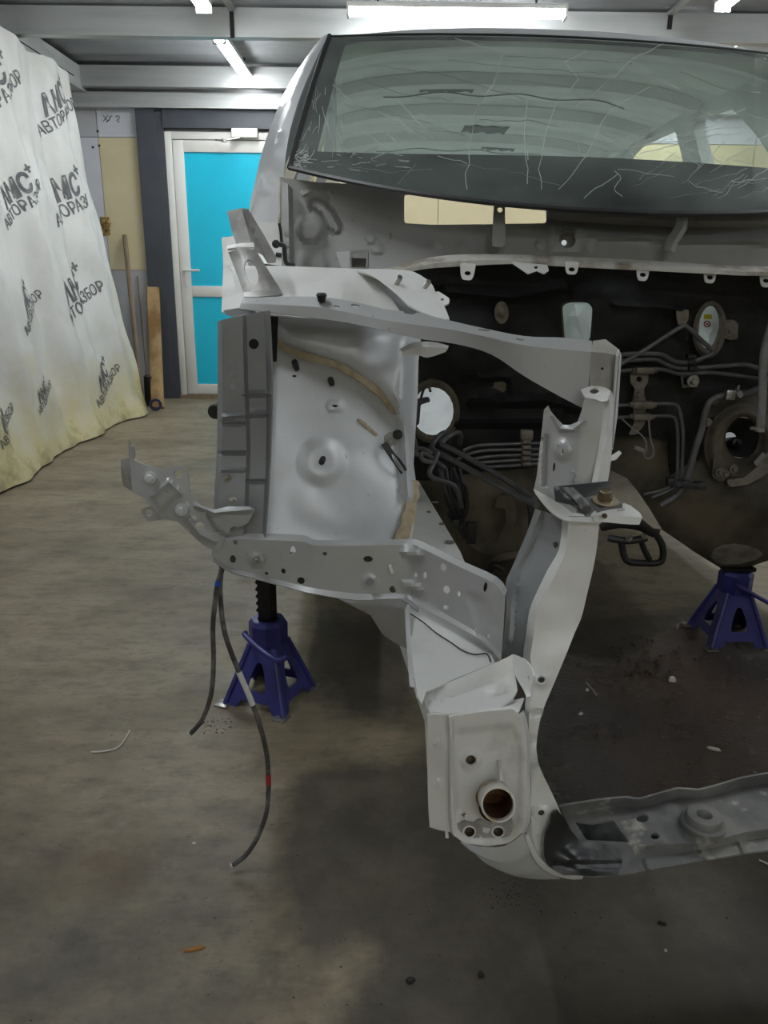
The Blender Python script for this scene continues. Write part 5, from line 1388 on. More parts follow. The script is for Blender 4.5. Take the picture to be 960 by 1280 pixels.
# ---- outer bracket arm
arm_d = [(155, 590, 1.12), (200, 600, 1.10), (235, 600, 1.095), (225, 640, 1.09), (265, 660, 1.085), (310, 640, 1.078), (290, 668, 1.078), (255, 680, 1.085)]
arm = sheet('bracket_arm', rnd([(163, 573), (176, 579), (199, 586), (211, 585), (220, 582), (230, 583), (236, 592), (237, 616), (251, 632), (268, 637), (285, 633), (312, 633), (319, 637), (309, 655), (295, 660), (288, 668), (280, 672), (276, 686), (268, 689), (254, 682), (222, 652), (203, 649), (180, 623), (165, 614)], 2.5),
      arm_d, M['paint_mid'], car, thick=.002, step=5, holes=[ell(223, 592, 5.8, 5.8), ell(250, 658, 5.6, 5.2), ell(293, 664, 6.2, 6)],
      bumps=[ridge([(190, 620), (211, 602), (225, 616), (226, 618)], 4, .004), emboss([(190, 620), (211, 602), (224, 616), (200, 640)], 3, .003), ridge([(236, 650), (250, 668), (266, 676)], 7, .006), ridge([(258, 640), (270, 662), (285, 671)], 3, -.004), ridge([(245, 632), (268, 641), (312, 637)], 5, .008), dome(188, 597, 10, 10, .003), dome(227, 637, 11, 11, .003)])
rsheet('arm_lip', [[(151, 574, 1.15), (151, 585, 1.15), (152, 598, 1.15), (155, 608, 1.15)], [(160, 572, 1.125), (161, 585, 1.122), (164, 600, 1.12), (168, 615, 1.118)], [(166, 574, 1.118), (167, 588, 1.115), (170, 602, 1.113), (175, 618, 1.11)]], M['galv'], car, thick=.002, step=4, sub=2)
sheet('arm_ear', rnd([(176, 641), (177, 636), (184, 633), (196, 632), (206, 648), (202, 650), (184, 652)], 2), [(176, 641, 1.115), (206, 640, 1.115), (190, 652, 1.115)], M['paint_mid'], car, holes=[ell(186, 641, 5, 4.2)], step=4)
bolt('arm_nut', 188, 597, 1.098, 5, 6, M['paint'], hexn=6, washer=1.5); bolt('arm_nut', 227, 637, 1.086, 5, 6, M['paint'], hexn=6, washer=1.6)
sheet('arm_tab', [(160, 556), (161, 550), (162, 556), (167, 557), (168, 570), (166, 575), (161, 574)], [(160, 550, 1.125), (168, 557, 1.12), (163, 575, 1.12)], M['galv'], car, step=4)
# ---- front frame rail
def rail_sec(Y, xl, xr, z0, z1):
    return [Vector((xl, Y, z0)), Vector((xl, Y, z1)), Vector((xr, Y, z1)), Vector((xr, Y, z0))]
secs = [rail_sec(.778, .060, .158, .375, .518), rail_sec(1.0, .064, .155, .37, .527), rail_sec(1.3, .020, .138, .38, .53), rail_sec(1.8, -.02, .082, .38, .53), rail_sec(2.05, -.05, .06, .26, .42)]
mb = MB(); vv = []; ff = []
for s_ in secs: vv += s_
for i in range(len(secs) - 1):
    for k in range(4): ff.append((i * 4 + k, i * 4 + (k + 1) % 4, i * 4 + 4 + (k + 1) % 4, i * 4 + 4 + k))
ff.append((0, 1, 2, 3)); ff.append(tuple(len(vv) - 4 + k for k in (3, 2, 1, 0)))
mb.add(vv, ff); rail = mb.build('frame_rail', M['white'], car, sharp=25)
for (a, b, r_) in ((562, 678, 5), (544, 628, 4), (552, 655, 3), (536, 640, 2.4)):
    q = PZ(a, b, .531); MB().lathe([(.0095 * r_ / 5, 0), (.009 * r_ / 5, .0014), (.0065 * r_ / 5, .0014), (.006 * r_ / 5, 0.0004), (0, .0002)], 14, Matrix.Translation(q)).build('rail_plug', M['cross'], car)
sheet('rail_top_plate', [(509, 752), (525, 757), (560, 778), (592, 792), (612, 812), (618, 828), (600, 836), (560, 852), (533, 864), (527, 880), (522, 870), (512, 800)], zplane(.534), M['white'], car, step=6, thick=.002, bumps=[ridge([(540, 790), (545, 830)], 8, .001)])
ptube('loose_wire', [(511, 766), (528, 777), (545, 791), (562, 802), (578, 813), (593, 818), (607, 817), (611, 821), (613, 827)], .8, M['rubber'], Y=None, n=6) if False else None
MB().tube([PZ(a, b, .5365) for a, b in ((511, 766), (528, 777), (545, 791), (562, 802), (578, 813), (593, 818), (607, 817), (611, 821), (613, 827))], .0009, 6).build('loose_wire', M['rubber'], car)
rsheet('rail_side_flange', [[(506, 762, 1.02), (508, 800, .95), (512, 858, .86)], [(510, 754, 1.02), (514, 800, .94), (521, 860, .85)]], M['paint'], car, thick=.002, step=6, sub=2)
sheet('rail_tab', rnd([(517, 848), (520, 846), (526, 862), (525, 877), (520, 872)], 2), [(517, 848, .85), (526, 862, .84), (521, 876, .835)], M['white'], car, step=4)
# ---- gusset pan in front of the rail
gusset = part('gusset_bracket')
rsheet('gusset_wall', [[(531, 866, .815), (580, 845, .835), (625, 826, .852), (641, 818, .855)], [(531, 875, .80), (565, 872, .815), (615, 853, .84), (643, 839, .848)]], M['white'], gusset, thick=.002, step=5)
rsheet('gusset_floor', [[(531, 875, .80), (565, 872, .815), (615, 853, .84), (643, 839, .848)], [(532, 882, .79), (570, 880, .80), (615, 872, .815), (647, 862, .83)], [(537, 889, .775), (578, 893, .775), (612, 891, .78), (640, 874, .80)]], M['white'], gusset, thick=.002, step=5, holes=[ell(553, 877, 3, 3.2)], bumps=[dome(622, 861, 18, 9, .003)])
rsheet('gusset_side', [[(641, 818, .855), (655, 824, .83), (664, 835, .815), (667, 845, .805)], [(642, 832, .85), (650, 842, .83), (658, 855, .815), (664, 870, .80)], [(643, 842, .845), (648, 852, .83), (654, 862, .815), (658, 872, .80)]], M['white'], gusset, thick=.002, step=4, sub=2, holes=[ell(661, 849, 1.6, 4, -12)])
# ---- rail end plate
plate = part('bumper_mount_plate')
rsheet('plate_wing', [[(535, 893, .765), (534, 940, .765), (535, 1000, .765), (537, 1034, .765)], [(548, 893, .762), (548, 940, .762), (549, 1000, .762), (550, 1038, .762)], [(561, 894, .760), (560, 940, .760), (562, 1000, .760), (563, 1040, .760)], [(567, 899, .748), (566, 940, .748), (567, 1000, .748), (568, 1046, .748)]], M['white'], plate, thick=.0025, step=6, bumps=[dome(547, 929, 6, 6, .003), dome(548, 980, 6, 6, .003)])
pf = rnd([(560, 896), (600, 890), (642, 886), (650, 896), (657, 915), (659, 960), (659, 1018), (652, 1042), (636, 1054), (610, 1058), (580, 1054), (566, 1043), (564, 1000), (565, 930)], 5)
def plate_depth(P):
    return tps([(560, 896, .750), (655, 896, .750), (610, 1058, .745)])(P)
sheet('plate_face', pf, plate_depth, M['plate'], plate, thick=.003, step=5, holes=[ell(589, 951, 7.2, 7), ell(580, 1019, 3.6, 4, 0, 4), ell(587, 1040, 6.6, 6), ell(623, 1040, 6.4, 5.6), ell(617, 996, 21, 21, 0, 22)],
      bumps=[emboss(rnd([(568, 914), (640, 906), (650, 930), (650, 1030), (636, 1048), (585, 1048), (570, 1036)], 8), 6, -.005), dome(588, 951, 16, 15, .003)])
# plates' upper return towards the rail
rsheet('plate_top', [[(534, 893, .766), (545, 890, .80), (548, 888, .82)], [(600, 890, .752), (606, 886, .79), (610, 882, .82)], [(648, 890, .752), (652, 880, .79), (655, 872, .82)]], M['white'], plate, thick=.002, step=6, sub=2)
rsheet('plate_side_return', [[(650, 892, .752), (657, 915, .75), (659, 960, .748), (659, 1018, .747), (652, 1042, .746)], [(655, 888, .80), (661, 915, .80), (663, 960, .80), (663, 1018, .80), (657, 1040, .80)]], M['white'], plate, thick=.002, step=5)
# flaked bare metal around the lower holes
sheet('bare_metal_patch', [(571, 1030), (580, 1026), (592, 1028), (600, 1024), (612, 1030), (624, 1026), (640, 1022), (642, 1034), (636, 1048), (620, 1052), (606, 1050), (600, 1044), (598, 1052), (582, 1052), (574, 1046)], lambda P: plate_depth(P) + .0042, M['galv'], plate, step=5, thick=.0008, holes=[ell(587, 1040, 9, 8.2), ell(623, 1040, 9, 8), [(604, 1034), (614, 1036), (611, 1044), (603, 1041)]])
# towing tube
q = PY(617, 994, .752); d = (PY(623, 1006, .705) - q)
tube_o = MB().lathe([(.0185, -.03), (.0190, 0), (.0192, d.length * .95), (.0186, d.length), (.0168, d.length), (.0162, d.length * .9), (.0160, -.03)], 28, frame_to(q, d)).build('tow_tube', M['tube_end'], plate)
MB().lathe([(.0159, d.length * .85), (.0157, 0), (.0155, -.03), (.0, -.03)], 24, frame_to(q, d)).build('tube_bore', M['rust'], plate)
MB().lathe([(.0205, .0), (.0198, -.004), (.0190, -.02)], 24, frame_to(PY(617, 996, .752), (0, 1, 0))).build('tube_socket', M['rust'], plate)
stud('threaded_stud', 624, 951, 627, 977, .752, 3.0, M['pale_bit'], plate, Y2=.728)
for (a, b, r_) in ((589, 951, 8), (587, 1040, 7.4), (623, 1040, 7.2)):
    q = PY(a, b, .756); MB().lathe([(r_ * .00076, -.001), (r_ * .00074, .012), (0, .012)], 14, frame_to(q, (0, 1, -.3))).build('nut_insert', M['brass'], plate)
ptube('drip_tab', [(558, 1038, .762), (559, 1047, .76)], 2.6, M['white'], plate)
# ---- radiator support pillar
pillar = part('radiator_support_pillar')
PD = [(685, 507, .985), (671, 600, .965), (735, 510, .945), (731, 600, .93), (700, 560, .96)]
sheet('pillar_upper_plate', [(685, 507), (689, 516), (697, 524), (704, 531), (713, 531), (722, 527), (727, 513), (731, 496), (743, 497), (748, 502), (756, 501), (754, 520), (748, 560), (742, 600), (741, 618), (720, 640), (700, 646), (684, 634), (667, 613), (671, 594), (676, 550), (680, 512)],
      rowdepth([[(660, 480, .985), (655, 560, .975), (650, 660, .955)], [(690, 480, .975), (686, 560, .965), (684, 660, .945)], [(728, 480, .945), (722, 560, .935), (716, 660, .92)], [(760, 480, .935), (752, 560, .928), (745, 660, .915)]]), M['paint_mid'], pillar, thick=.0025, step=5,
      holes=[ell(678, 548, 1.6, 2.4), ell(692, 584, 2, 6, 8), ell(697, 559, 1.2, 3.6, 4), ell(703, 565, 1.4, 4, 4)],
      bumps=[ridge([(692, 520), (700, 536), (716, 537), (728, 527)], 4, .004), ridge([(683, 545), (681, 605)], 5, -.004), ridge([(717, 590), (715, 604), (722, 607)], 3, .004), dome(702, 562, 14, 16, .004)])
rsheet('pillar_front_fold', [[(755, 501, .935), (751, 540, .93), (746, 570, .925), (739, 606, .917)], [(765, 490, .925), (760, 540, .92), (753, 572, .915), (746, 606, .91)], [(767, 497, .94), (766, 530, .94), (764, 574, .935), (759, 606, .93)]], M['white'], pillar, thick=.0025, step=5)
rsheet('pillar_cap', [[(726, 487, .965), (740, 482, .972), (756, 484, .968), (764, 489, .955)], [(729, 493, .945), (742, 494, .94), (755, 495, .935), (766, 493, .93)], [(732, 497, .938), (744, 499, .935), (752, 502, .93), (757, 501, .926)]], M['white'], pillar, thick=.002, step=4, sub=2, holes=[ell(743, 488.5, 6, 3.6, -6, 12)])
rsheet('pillar_web', [[(669, 636, .985), (658, 667, .985), (640, 709, .975), (632, 729, .965), (633, 760, .955), (629, 800, .94), (625, 836, .925)], [(704, 648, .935), (699, 685, .935), (684, 713, .93), (672, 738, .925), (662, 762, .918), (658, 790, .91), (653, 832, .895)]], M['paint_grey'], pillar, thick=.0025, step=6, holes=[ell(694, 681, 3.6, 4)], bumps=[ridge([(676, 640), (664, 670), (646, 712), (640, 740), (636, 800)], 7, .006)])
rsheet('pillar_face', [
    [(703, 645, .93), (699, 685, .93), (684, 713, .925), (672, 738, .92), (662, 762, .912), (658, 790, .905), (654, 822, .892), (660, 845, .88), (656, 885, .862), (657, 926, .85), (660, 967, .84), (658, 1024, .825), (658, 1048, .82), (672, 1082, .812)],
    [(711, 645, .915), (708, 685, .915), (697, 713, .91), (684, 738, .905), (672, 762, .897), (668, 790, .89), (663, 822, .878), (666, 845, .868), (662, 885, .85), (661, 926, .84), (664, 967, .83), (664, 1024, .815), (668, 1056, .812), (679, 1084, .81)],
    [(750, 645, .915), (746, 685, .915), (741, 713, .91), (734, 742, .905), (727, 771, .897), (718, 792, .89), (709, 815, .88), (694, 851, .868), (678, 890, .85), (671, 926, .84), (673, 955, .83), (694, 1000, .825), (702, 1030, .82), (688, 1086, .812)]],
    M['white'], pillar, thick=.0025, step=6, sub=3, holes=[ell(677, 850, 6, 5.6, 0, 14), ell(677, 1017, 4.8, 4.6)],
    bumps=[dome(677, 850, 13, 12, .004), dome(677, 1016, 14, 12, .004), ridge([(655, 893), (676, 890)], 4, -.004), ridge([(656, 925), (672, 925)], 4, -.004), ridge([(658, 958), (674, 955)], 4, -.004)])
# plug behind the pillar holes
# lower corner lobe
rsheet('lower_corner', [[(576, 1052, .80), (600, 1058, .805), (630, 1058, .81), (656, 1040, .82)], [(590, 1064, .795), (612, 1074, .80), (640, 1078, .805), (662, 1062, .812)], [(604, 1077, .80), (625, 1088, .805), (652, 1094, .808), (676, 1084, .81)], [(612, 1082, .81), (638, 1094, .815), (668, 1099, .815), (700, 1099, .815)]], M['paint_mid'], pillar, thick=.002, step=5)
rsheet('corner_seam', [[(656, 1044, .815), (662, 1062, .81), (672, 1080, .803), (690, 1093, .80), (712, 1099, .80), (728, 1099, .80)], [(660, 1042, .815), (667, 1060, .808), (677, 1077, .80), (693, 1089, .795), (713, 1095, .795), (729, 1096, .797)]], M['white'], pillar, thick=.002, step=4)
# flange, lug and crumpled dark bracket
rsheet('pillar_flange', [[(667, 611, .955), (684, 620, .945), (704, 632, .935), (722, 641, .925), (745, 646, .915)], [(669, 616, .95), (687, 638, .925), (706, 650, .91), (727, 652, .905), (751, 653, .90)]], M['white'], pillar, thick=.002, step=5)
rsheet('lug_tab', [[(735, 640, .925), (757, 636, .925), (781, 629, .93), (800, 641, .915)], [(740, 645, .905), (756, 644, .90), (780, 645, .90), (803, 647, .90)], [(745, 653, .90), (760, 653, .897), (780, 655, .897), (799, 656, .898)]], M['white'], pillar, thick=.003, step=4, sub=3, holes=[rect(776, 637.5, 10, 3, -6)])
dk = part('crumpled_bracket')
rsheet('bracket_back', [[(692, 608, .915), (725, 605, .905), (763, 601, .90)], [(694, 626, .905), (728, 622, .895), (763, 613, .895)]], M['dark_paint'], dk, thick=.003, step=5, sub=1)
rsheet('bracket_crease', [[(691, 608, .91), (704, 608, .905), (717, 609, .90)], [(697, 616, .90), (712, 618, .885), (731, 622, .885)], [(694, 627, .90), (722, 634, .87), (745, 636, .88)], [(713, 631, .89), (733, 645, .872), (737, 645, .872)]], M['dark_paint'], dk, thick=.003, step=4, sub=2, bumps=[wobble(.003, 5, 4)])
rsheet('bracket_face', [[(703, 609, .893), (716, 609, .893)], [(716, 622, .875), (731, 623, .877)], [(726, 636, .868), (743, 636, .872)], [(733, 645, .866), (738, 645, .868)]], mat('scuffed_grey_paint', (.16, .16, .16), .5, .1, (.06, .06, .06), 60, .9), dk, thick=.002, step=4, sub=2, bumps=[wobble(.003, 4, 2)])
rsheet('bracket_tongue', [[(731, 622, .90), (742, 620, .905), (778, 627, .91)], [(745, 637, .885), (760, 633, .885), (778, 631, .89)], [(746, 641, .884), (760, 637, .884), (778, 635, .889)]], M['cross'], dk, thick=.003, step=4, sub=2)
bolt('flat_washer', 757, 626, .893, 9, 3, mat('tan_zinc_washer', (.40, .33, .22), .45, .5), dk, d=(0, -.15, 1), washer=1.75)
bolt('hex_bolt', 756, 623, .893, 8, 11, M['brass'], dk, d=(0, -.15, 1), washer=1.15)
bolt('lower_bolt', 755, 644, .894, 3.4, 5, M['brass'], dk, washer=0)
# ---- lower crossmember
cross = part('lower_crossmember')
def zrow(pts): return [Zp(a, b, z) for a, b, z in pts]
rsheet('member_body', [
    zrow([(700, 1008, .300), (745, 1001, .302), (783, 997, .302), (800, 999, .300), (847, 986, .304), (873, 988, .302), (907, 979, .304), (960, 967, .304), (1090, 963, .300), (1330, 985, .296)]),
    zrow([(706, 1020, .278), (745, 1012, .280), (786, 1008, .282), (806, 1009, .282), (850, 998, .284), (876, 998, .284), (910, 990, .284), (960, 979, .284), (1090, 975, .28), (1330, 998, .276)]),
    zrow([(722, 1054, .276), (760, 1056, .277), (795, 1057, .278), (815, 1057, .279), (850, 1054, .28), (876, 1054, .28), (910, 1046, .28), (960, 1036, .28), (1090, 1036, .276), (1330, 1056, .272)]),
    zrow([(705, 1076, .266), (745, 1078, .266), (790, 1075, .266), (815, 1071, .266), (850, 1067, .266), (880, 1062, .266), (912, 1056, .266), (960, 1047, .266), (1090, 1047, .262), (1330, 1070, .258)]),
    zrow([(700, 1091, .264), (745, 1095, .264), (790, 1091, .264), (815, 1087, .264), (850, 1081, .264), (880, 1075, .264), (912, 1070, .264), (960, 1063, .264), (1090, 1062, .26), (1330, 1086, .256)])],
    M['cross'], cross, thick=.003, step=6, sub=2, holes=[rnd([(718, 1026), (740, 1029), (767, 1025), (773, 1035), (787, 1053), (760, 1051), (733, 1050)], 3), ell(803, 1022.5, 8, 5.6), ell(819, 1045, 5.6, 4), rect(874, 1065, 7, 5, -8), ell(879, 1030, 9, 6)],
    bumps=[emboss(rnd([(776, 1022), (806, 1012), (832, 1050), (800, 1062)], 4), 4, .004), ridge([(810, 1086), (806, 1074)], 3, .003), ridge([(880, 1072), (872, 1058)], 3, .003), ridge([(930, 1066), (924, 1052)], 4, .004), dome(835, 1010, 12, 10, .004), wobble(.001, 14, 3)])
sheet('member_end', [(683, 1044), (689, 1030), (691, 1018), (697, 1012), (704, 1022), (712, 1036), (724, 1050), (760, 1056), (775, 1062), (778, 1078), (772, 1094), (740, 1095), (704, 1094), (690, 1086), (681, 1072), (681, 1056)],
      [(690, 1016, .808), (704, 1024, .815), (724, 1050, .825), (690, 1086, .79), (681, 1060, .797), (772, 1094, .80), (772, 1060, .832), (720, 1070, .798)], M['cross_black'], cross, step=5, thick=.003, bumps=[ridge([(690, 1077), (730, 1081), (775, 1079)], 5, -.002)])
sheet('member_underside', [(716, 1016), (800, 1008), (960, 990), (1100, 985), (1100, 1030), (960, 1036), (880, 1054), (800, 1066), (716, 1062)], zplane(.246), M['cross_black'], cross, step=14, thick=.003)
q = PZ(878, 1034, .282)
MB().lathe([(.028, -.004), (.030, .004), (.030, .009), (.0275, .012), (.025, .012), (.0245, .018), (.0225, .021), (.0105, .021), (.0085, .017), (.0085, -.01)], 30, Matrix.Translation(q)).build('mount_boss', M['cross'], cross)

# ---- small hardware belongs to the panel it sits on
def reparent(base, par):
    for o in [x for x in bpy.data.objects if x.parent == car and x.name.split('.')[0] == base]:
        o.parent = par; o.matrix_parent_inverse = wm(par).inverted()
def first(n): return bpy.data.objects[n]
_st = sorted([x for x in bpy.data.objects if x.parent == car and x.name.split('.')[0] == 'threaded_stud'], key=lambda x: x.name)
for k_, o_ in enumerate(_st):
    q_ = wheelhouse if k_ < 3 else tb
    o_.parent = q_; o_.matrix_parent_inverse = wm(q_).inverted()
for base, par in (('sealant_bead', wheelhouse), ('strap_bolt', first('strap_bracket')), ('bracket_ear', tb), ('rubber_plug', upper_rail), ('channel_stud', side_channel), ('channel_clip', side_channel), ('rubber_buffer', side_channel), ('channel_liner', side_channel), ('channel_gap_shade', side_channel),
                  ('panel_plug', headlight_panel), ('panel_bolt', headlight_panel), ('plastic_clip', headlight_panel), ('panel_tongue', headlight_panel), ('added_hole_backing', headlight_panel), ('arm_lip', arm), ('arm_ear', arm), ('arm_nut', arm), ('arm_tab', arm),
                  ('rail_plug', rail), ('rail_tab', rail), ('rail_side_flange', rail), ('bracket_lip', fb), ('mounting_tab', first('cowl_flange')), ('cowl_pocket', cowl), ('cowl_brace', cowl), ('channel_bracket', cowl), ('fin_bracket', cowl),
                  ('grommet_ring', ins), ('gasket_plate', firewall), ('gasket_ear', firewall), ('nut', firewall), ('plug_plate', ins), ('small_clip_plate', ins), ('column_flange', firewall), ('column_boot', firewall), ('flange_rib', firewall), ('flange_strap', firewall), ('pale_strap', firewall), ('bare_patch', firewall),
                  ('sticker', first('inner_dash_panel')), ('sticker_mark', first('inner_dash_panel')), ('valve_bolt', first('valve_bracket')), ('clip_bolt', first('clip_plate')), ('hook_knob', first('hook_rod')), ('stud_nut', first('exhaust_flange')), ('torn_lining', first('roof_lining')), ('glue_line', first('roof_lining')), ('roof_front_lip', first('roof_skin'))):
    reparent(base, par)

# ---- the other front corner of the car, mirrored about its centre line
bpy.context.view_layer.update()
MIR = Matrix.Translation((1.18, 0, 0)) @ Matrix.Diagonal((-1, 1, 1, 1))
for base in ('wheelhouse_panel', 'apron_panel', 'apron_shelf', 'upper_rail', 'rail_end_cap', 'rail_end_side', 'side_channel', 'headlight_panel', 'wheelarch_skirt', 'frame_rail', 'rail_top_plate', 'gusset_bracket', 'bumper_mount_plate', 'radiator_support_pillar', 'bracket_arm', 'a_pillar'):
    src = bpy.data.objects[base]
    c = copy_tree(src)
    c.matrix_world = (MIR if base != 'a_pillar' else Matrix.Translation((.94, 0, 0)) @ Matrix.Diagonal((-1, 1, 1, 1))) @ src.matrix_world
# ================================================================== STANDS, HOSES, FLOOR LITTER
def jack_stand(name, loc, rz, col_top, label, lever):
    t = empty(name, loc, rz); tag(t, label, 'jack stand', 'blue jack stands under the car')
    b0, b1, H = .080, .033, .150
    def face_pt(side, u, v):
        hw = b0 + (b1 - b0) * v
        p = Vector((u * hw, -hw, v * H))
        return Matrix.Rotation(side * math.pi / 2, 3, 'Z') @ p
    for side in range(4):
        out = [(-1, 0), (-.62, 0), (-.52, .13), (.52, .13), (.62, 0), (1, 0), (1, 1), (-1, 1)]
        hole = rnd([(-.40, .30), (.40, .30), (.34, .55), (.16, .74), (-.16, .74), (-.34, .55)], .10)
        pts = densify(out, .25); n0 = len(pts); ed = [(i, (i + 1) % n0) for i in range(n0)]
        pts += hole; ed += [(n0 + i, n0 + (i + 1) % len(hole)) for i in range(len(hole))]
        res = delaunay_2d_cdt([Vector(p) for p in pts], ed, [], 0, 1e-5)
        V = np.array([tuple(v) for v in res[0]]); F = [tuple(f) for f in res[2]]
        cen = np.array([V[list(f)].mean(0) for f in F]); keep = inside(cen, out) & ~inside(cen, hole)
        F = [f for f, k in zip(F, keep) if k]; n = len(V)
        nrm = Matrix.Rotation(side * math.pi / 2, 3, 'Z') @ Vector((0, -1, .36)).normalized()
        W = [face_pt(side, a, b) for a, b in V]; W2 = W + [p - nrm * .0035 for p in W]
        cnt = {}
        for f in F:
            for a, b in ((f[0], f[1]), (f[1], f[2]), (f[2], f[0])):
                if (b, a) in cnt: del cnt[(b, a)]
                else: cnt[(a, b)] = 1
        F2 = F + [tuple(i + n for i in f[::-1]) for f in F] + [(b, a, a + n, b + n) for a, b in cnt]
        meshobj('side_plate', W2, F2, M['blue'], t, 25, local=True)
    for sx in (-1, 1):
        for sy in (-1, 1):
            MB().box((sx * b0 - .020, sy * b0 - .020, .0005), (sx * b0 + .014, sy * b0 + .014, .004), bev=.001).build('foot', M['steel'], t, local=True)
            a = Vector((sx * b0, sy * b0, .003)); b = Vector((sx * b1, sy * b1, H)); MB().tube([a, b], .0065, 8, False).build('corner_bead', M['blue'], t, local=True)
    mb = MB().lathe([(.0, H - .004), (.044, H - .004), (.047, H + .004), (.047, H + .050), (.040, H + .060), (.026, H + .060), (.026, H + .02)], 8, Matrix.Rotation(R(22.5), 4, 'Z'))
    mb.build('collar', M['blue'], t, sharp=25, local=True)
    lv = MB().tube([(-.03, -.052, H + .038), (-.025, -.062, H + .036), (.03, -.075, H + .012), (.075, -.085, H + .004), (.10, -.085, H + .018)] if lever == 0 else [(-.02, -.052, H + .035), (-.01, -.062, H + .03), (.05, -.08, H - .002), (.11, -.09, H - .03)], .0065, 8)
    lv.build('lever', M['blue'], t, local=True)
    col = MB().box((-.017, -.015, .06), (.017, .015, col_top - .012))
    k = H + .075
    while k < col_top - .03:
        col.add([(-.017, -.013, k), (-.017, .013, k), (-.025, -.013, k + .006), (-.025, .013, k + .006), (-.017, -.013, k + .018), (-.017, .013, k + .018)], [(0, 2, 3, 1), (2, 4, 5, 3), (0, 4, 2), (1, 3, 5)]); k += .018
    col.build('ratchet_column', M['ratchet'], t, sharp=25, local=True)
    MB().box((-.045, -.022, col_top - .012), (.045, .022, col_top - .003), bev=.002).box((-.045, -.022, col_top - .006), (-.036, .022, col_top + .0)).box((.036, -.022, col_top - .006), (.045, .022, col_top + .0)).build('saddle', M['ratchet'], t, local=True)
    return t
pl = PZ(333, 888, 0)
ls = jack_stand('jack_stand', (pl.x, pl.y + .07, 0), R(-22), .392, 'blue jack stand on the left, behind the two hanging hoses', 0)
pr = PZ(923, 811, 0)
jack_stand('jack_stand', (pr.x, pr.y + .08, 0), R(2), .222, 'blue jack stand standing in the wet patch on the right', 1)
# sill the left stand carries
lx, ly = pl.x, pl.y + .07
MB().box((lx - .06, ly - .10, .394), (lx + .07, ly + .9, .50), bev=.01).build('sill_box', M['underbody'], car)
MB().box((pr.x - .09, pr.y + .14, .26), (pr.x + .12, pr.y + .9, .36), bev=.01).build('sill_box', M['underbody'], car)

def hang_hose(label, pts, rpx, bands, name='cut_hose'):
    t = empty(name, PY(*pts[0])); tag(t, label, 'hose', 'cut hoses hanging from the panel')
    P_ = [PY(*p) for p in pts]; s = 1.15 / FPX
    MB().tube(P_, rpx * s, 10).build('hose_body', M['hose'], t)
    q, _ = catmull(P_, 12)
    for (k0, k1, m, nm) in bands:
        n = len(q) - 1; a, b = int(k0 * n), max(int(k1 * n), int(k0 * n) + 2)
        MB().tube(q[a:b + 1], rpx * s * 1.14, 10, False).build(nm, m, t)
    MB().tube([q[-2].lerp(q[-1], .3), q[-1] + (q[-1] - q[-2]).normalized() * .0015], rpx * s * 1.1, 10, False).build('hose_end', M['pale_bit'], t)
    return t
hang_hose('thin grey hose with a blue tape band, ending in mid air', [(279, 708, 1.12), (272, 730, 1.12), (269, 752, 1.12), (266, 785, 1.12), (267, 825, 1.12), (264, 867, 1.12), (253, 899, 1.12), (238, 917, 1.12)], 3.4, [(.12, .16, M['blue_tape'], 'blue_band')])
hang_hose('long dark hose with white and red bands, touching the floor', [(277, 706, 1.14), (275, 735, 1.14), (277, 765, 1.14), (282, 795, 1.14), (297, 836, 1.14), (316, 881, 1.14), (329, 922, 1.14), (335, 960, 1.14), (334, 1010, 1.13), (322, 1046, 1.12), (307, 1069, 1.11), (290, 1082, 1.10)], 3.5, [(.375, .455, M['white_tape'], 'white_band'), (.655, .675, M['red_tape'], 'red_band')])

# ---- litter
def scrap(name, px, py, L_, W_, H_, rz, m, label, cat, n=7, group=None):
    p = PZ(px, py, 0)
    top = []; bot = []
    for k in range(n):
        a = 2 * math.pi * k / n; rr = .8 + .4 * rng.rand()
        x_, y_ = L_ / 2 * math.cos(a) * rr, W_ / 2 * math.sin(a) * rr
        v_ = Matrix.Rotation(rz, 3, 'Z') @ Vector((x_, y_, 0)); bot.append(p + v_ + Vector((0, 0, .0006))); top.append(p + v_ * .75 + Vector((0, 0, H_ * (.7 + .5 * rng.rand()))))
    V = bot + top; F = [tuple(range(n))[::-1], tuple(range(n, 2 * n))] + [(k, (k + 1) % n, n + (k + 1) % n, n + k) for k in range(n)]
    o = meshobj(name, V, F, m, smooth=False); tag(o, label, cat, group); return o
scrap('orange_chip', 243, 1187, .034, .008, .003, .25, M['leaf'], 'small orange chip on the bare floor in the foreground', 'chip')
scrap('white_chip', 893, 937, .030, .011, .004, -.5, M['pale_bit'], 'white chip on the wet floor below the right stand', 'chip')
scrap('pale_stone', 840, 851, .022, .020, .010, .2, M['pale_bit'], 'pale pebble on the dark wet floor left of the right stand', 'pebble')
scrap('pale_stone', 726, 893, .012, .010, .006, .2, M['pale_bit'], 'tiny white pebble on wet floor beside the white pillar', 'pebble')
scrap('pale_stone', 734, 863, .012, .010, .006, .9, M['pale_bit'], 'tiny grey pebble near a thin twig on wet floor', 'pebble')
scrap('dark_crumb', 513, 1227, .014, .012, .006, .2, M['dark_bit'], 'black crumb on dark floor at the bottom, larger of two', 'crumb')
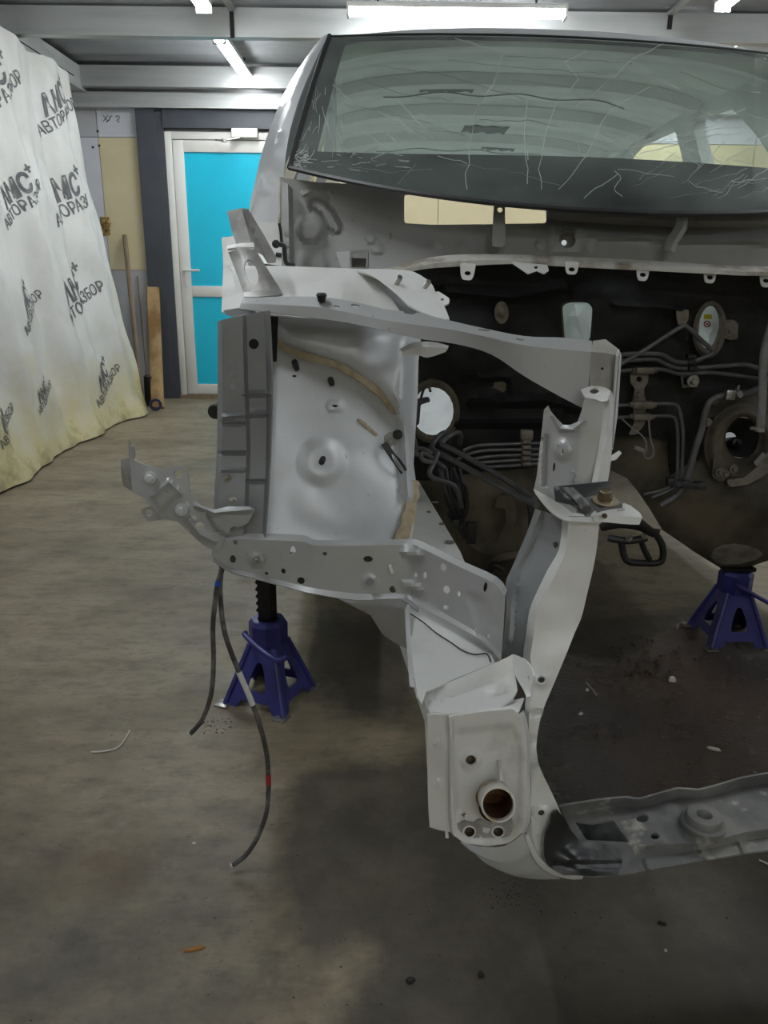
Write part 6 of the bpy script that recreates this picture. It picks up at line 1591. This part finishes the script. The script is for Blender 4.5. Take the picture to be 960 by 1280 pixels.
scrap('dark_crumb', 601, 1219, .012, .010, .006, 1.2, M['dark_bit'], 'black crumb on dark floor at the bottom, right of another', 'crumb')
scrap('dark_crumb', 827, 1155, .014, .006, .005, -.3, M['dark_bit'], 'black crumb on the floor below the crossmember', 'crumb')
scrap('pale_stone', 243, 1055, .008, .006, .003, .2, M['pale_bit'], 'tiny pale fleck on the floor left of the long hose end', 'pebble')
scrap('pale_stone', 832, 1189, .005, .005, .003, .2, M['pale_bit'], 'tiny pale fleck on the dark floor below the crossmember', 'pebble')
o = MB().tube([PZ(a, b, .0025) for a, b in ((114, 940), (130, 939), (146, 935), (156, 925), (162, 913))], .0016, 6).build('bent_wire', M['pale_bit']); tag(o, 'bent pale wire lying on the floor at the left', 'wire')
o = MB().tube([PZ(a, b, .0025) for a, b in ((733, 853), (739, 860), (746, 869))], .0012, 6).build('thin_twig', M['pale_bit']); tag(o, 'thin pale twig on the wet floor beside the pillar', 'twig')
o = MB().tube([PZ(a, b, .0025) for a, b in ((949, 1075), (956, 1078), (964, 1082))], .0014, 6).build('white_strip', M['pale_bit']); tag(o, 'short white strip on the floor below the crossmember end at right', 'strip')
cr = MB()
def crumbs(cx, cy, sx, sy, n, r0):
    for k in range(n):
        p = PZ(cx + rng.randn() * sx, cy + rng.randn() * sy, .0); r_ = r0 * (.5 + rng.rand())
        a = rng.rand() * 6
        cr.add([p + Vector((r_ * math.cos(a + i * 2.09), r_ * math.sin(a + i * 2.09), .0004)) for i in range(3)] + [p + Vector((0, 0, r_ * .9))], [(0, 2, 1), (0, 1, 3), (1, 2, 3), (2, 0, 3)])
crumbs(270, 908, 12, 7, 45, .0022); crumbs(632, 1117, 22, 10, 90, .0016); crumbs(808, 826, 28, 12, 80, .005); crumbs(720, 1180, 220, 50, 70, .0016); crumbs(250, 1100, 200, 90, 45, .0013); crumbs(800, 900, 90, 40, 120, .003)
o = cr.build('floor_crumbs', M['dark_bit']); tag(o, 'fine dark grit scattered over the concrete floor', 'grit', kind='stuff')
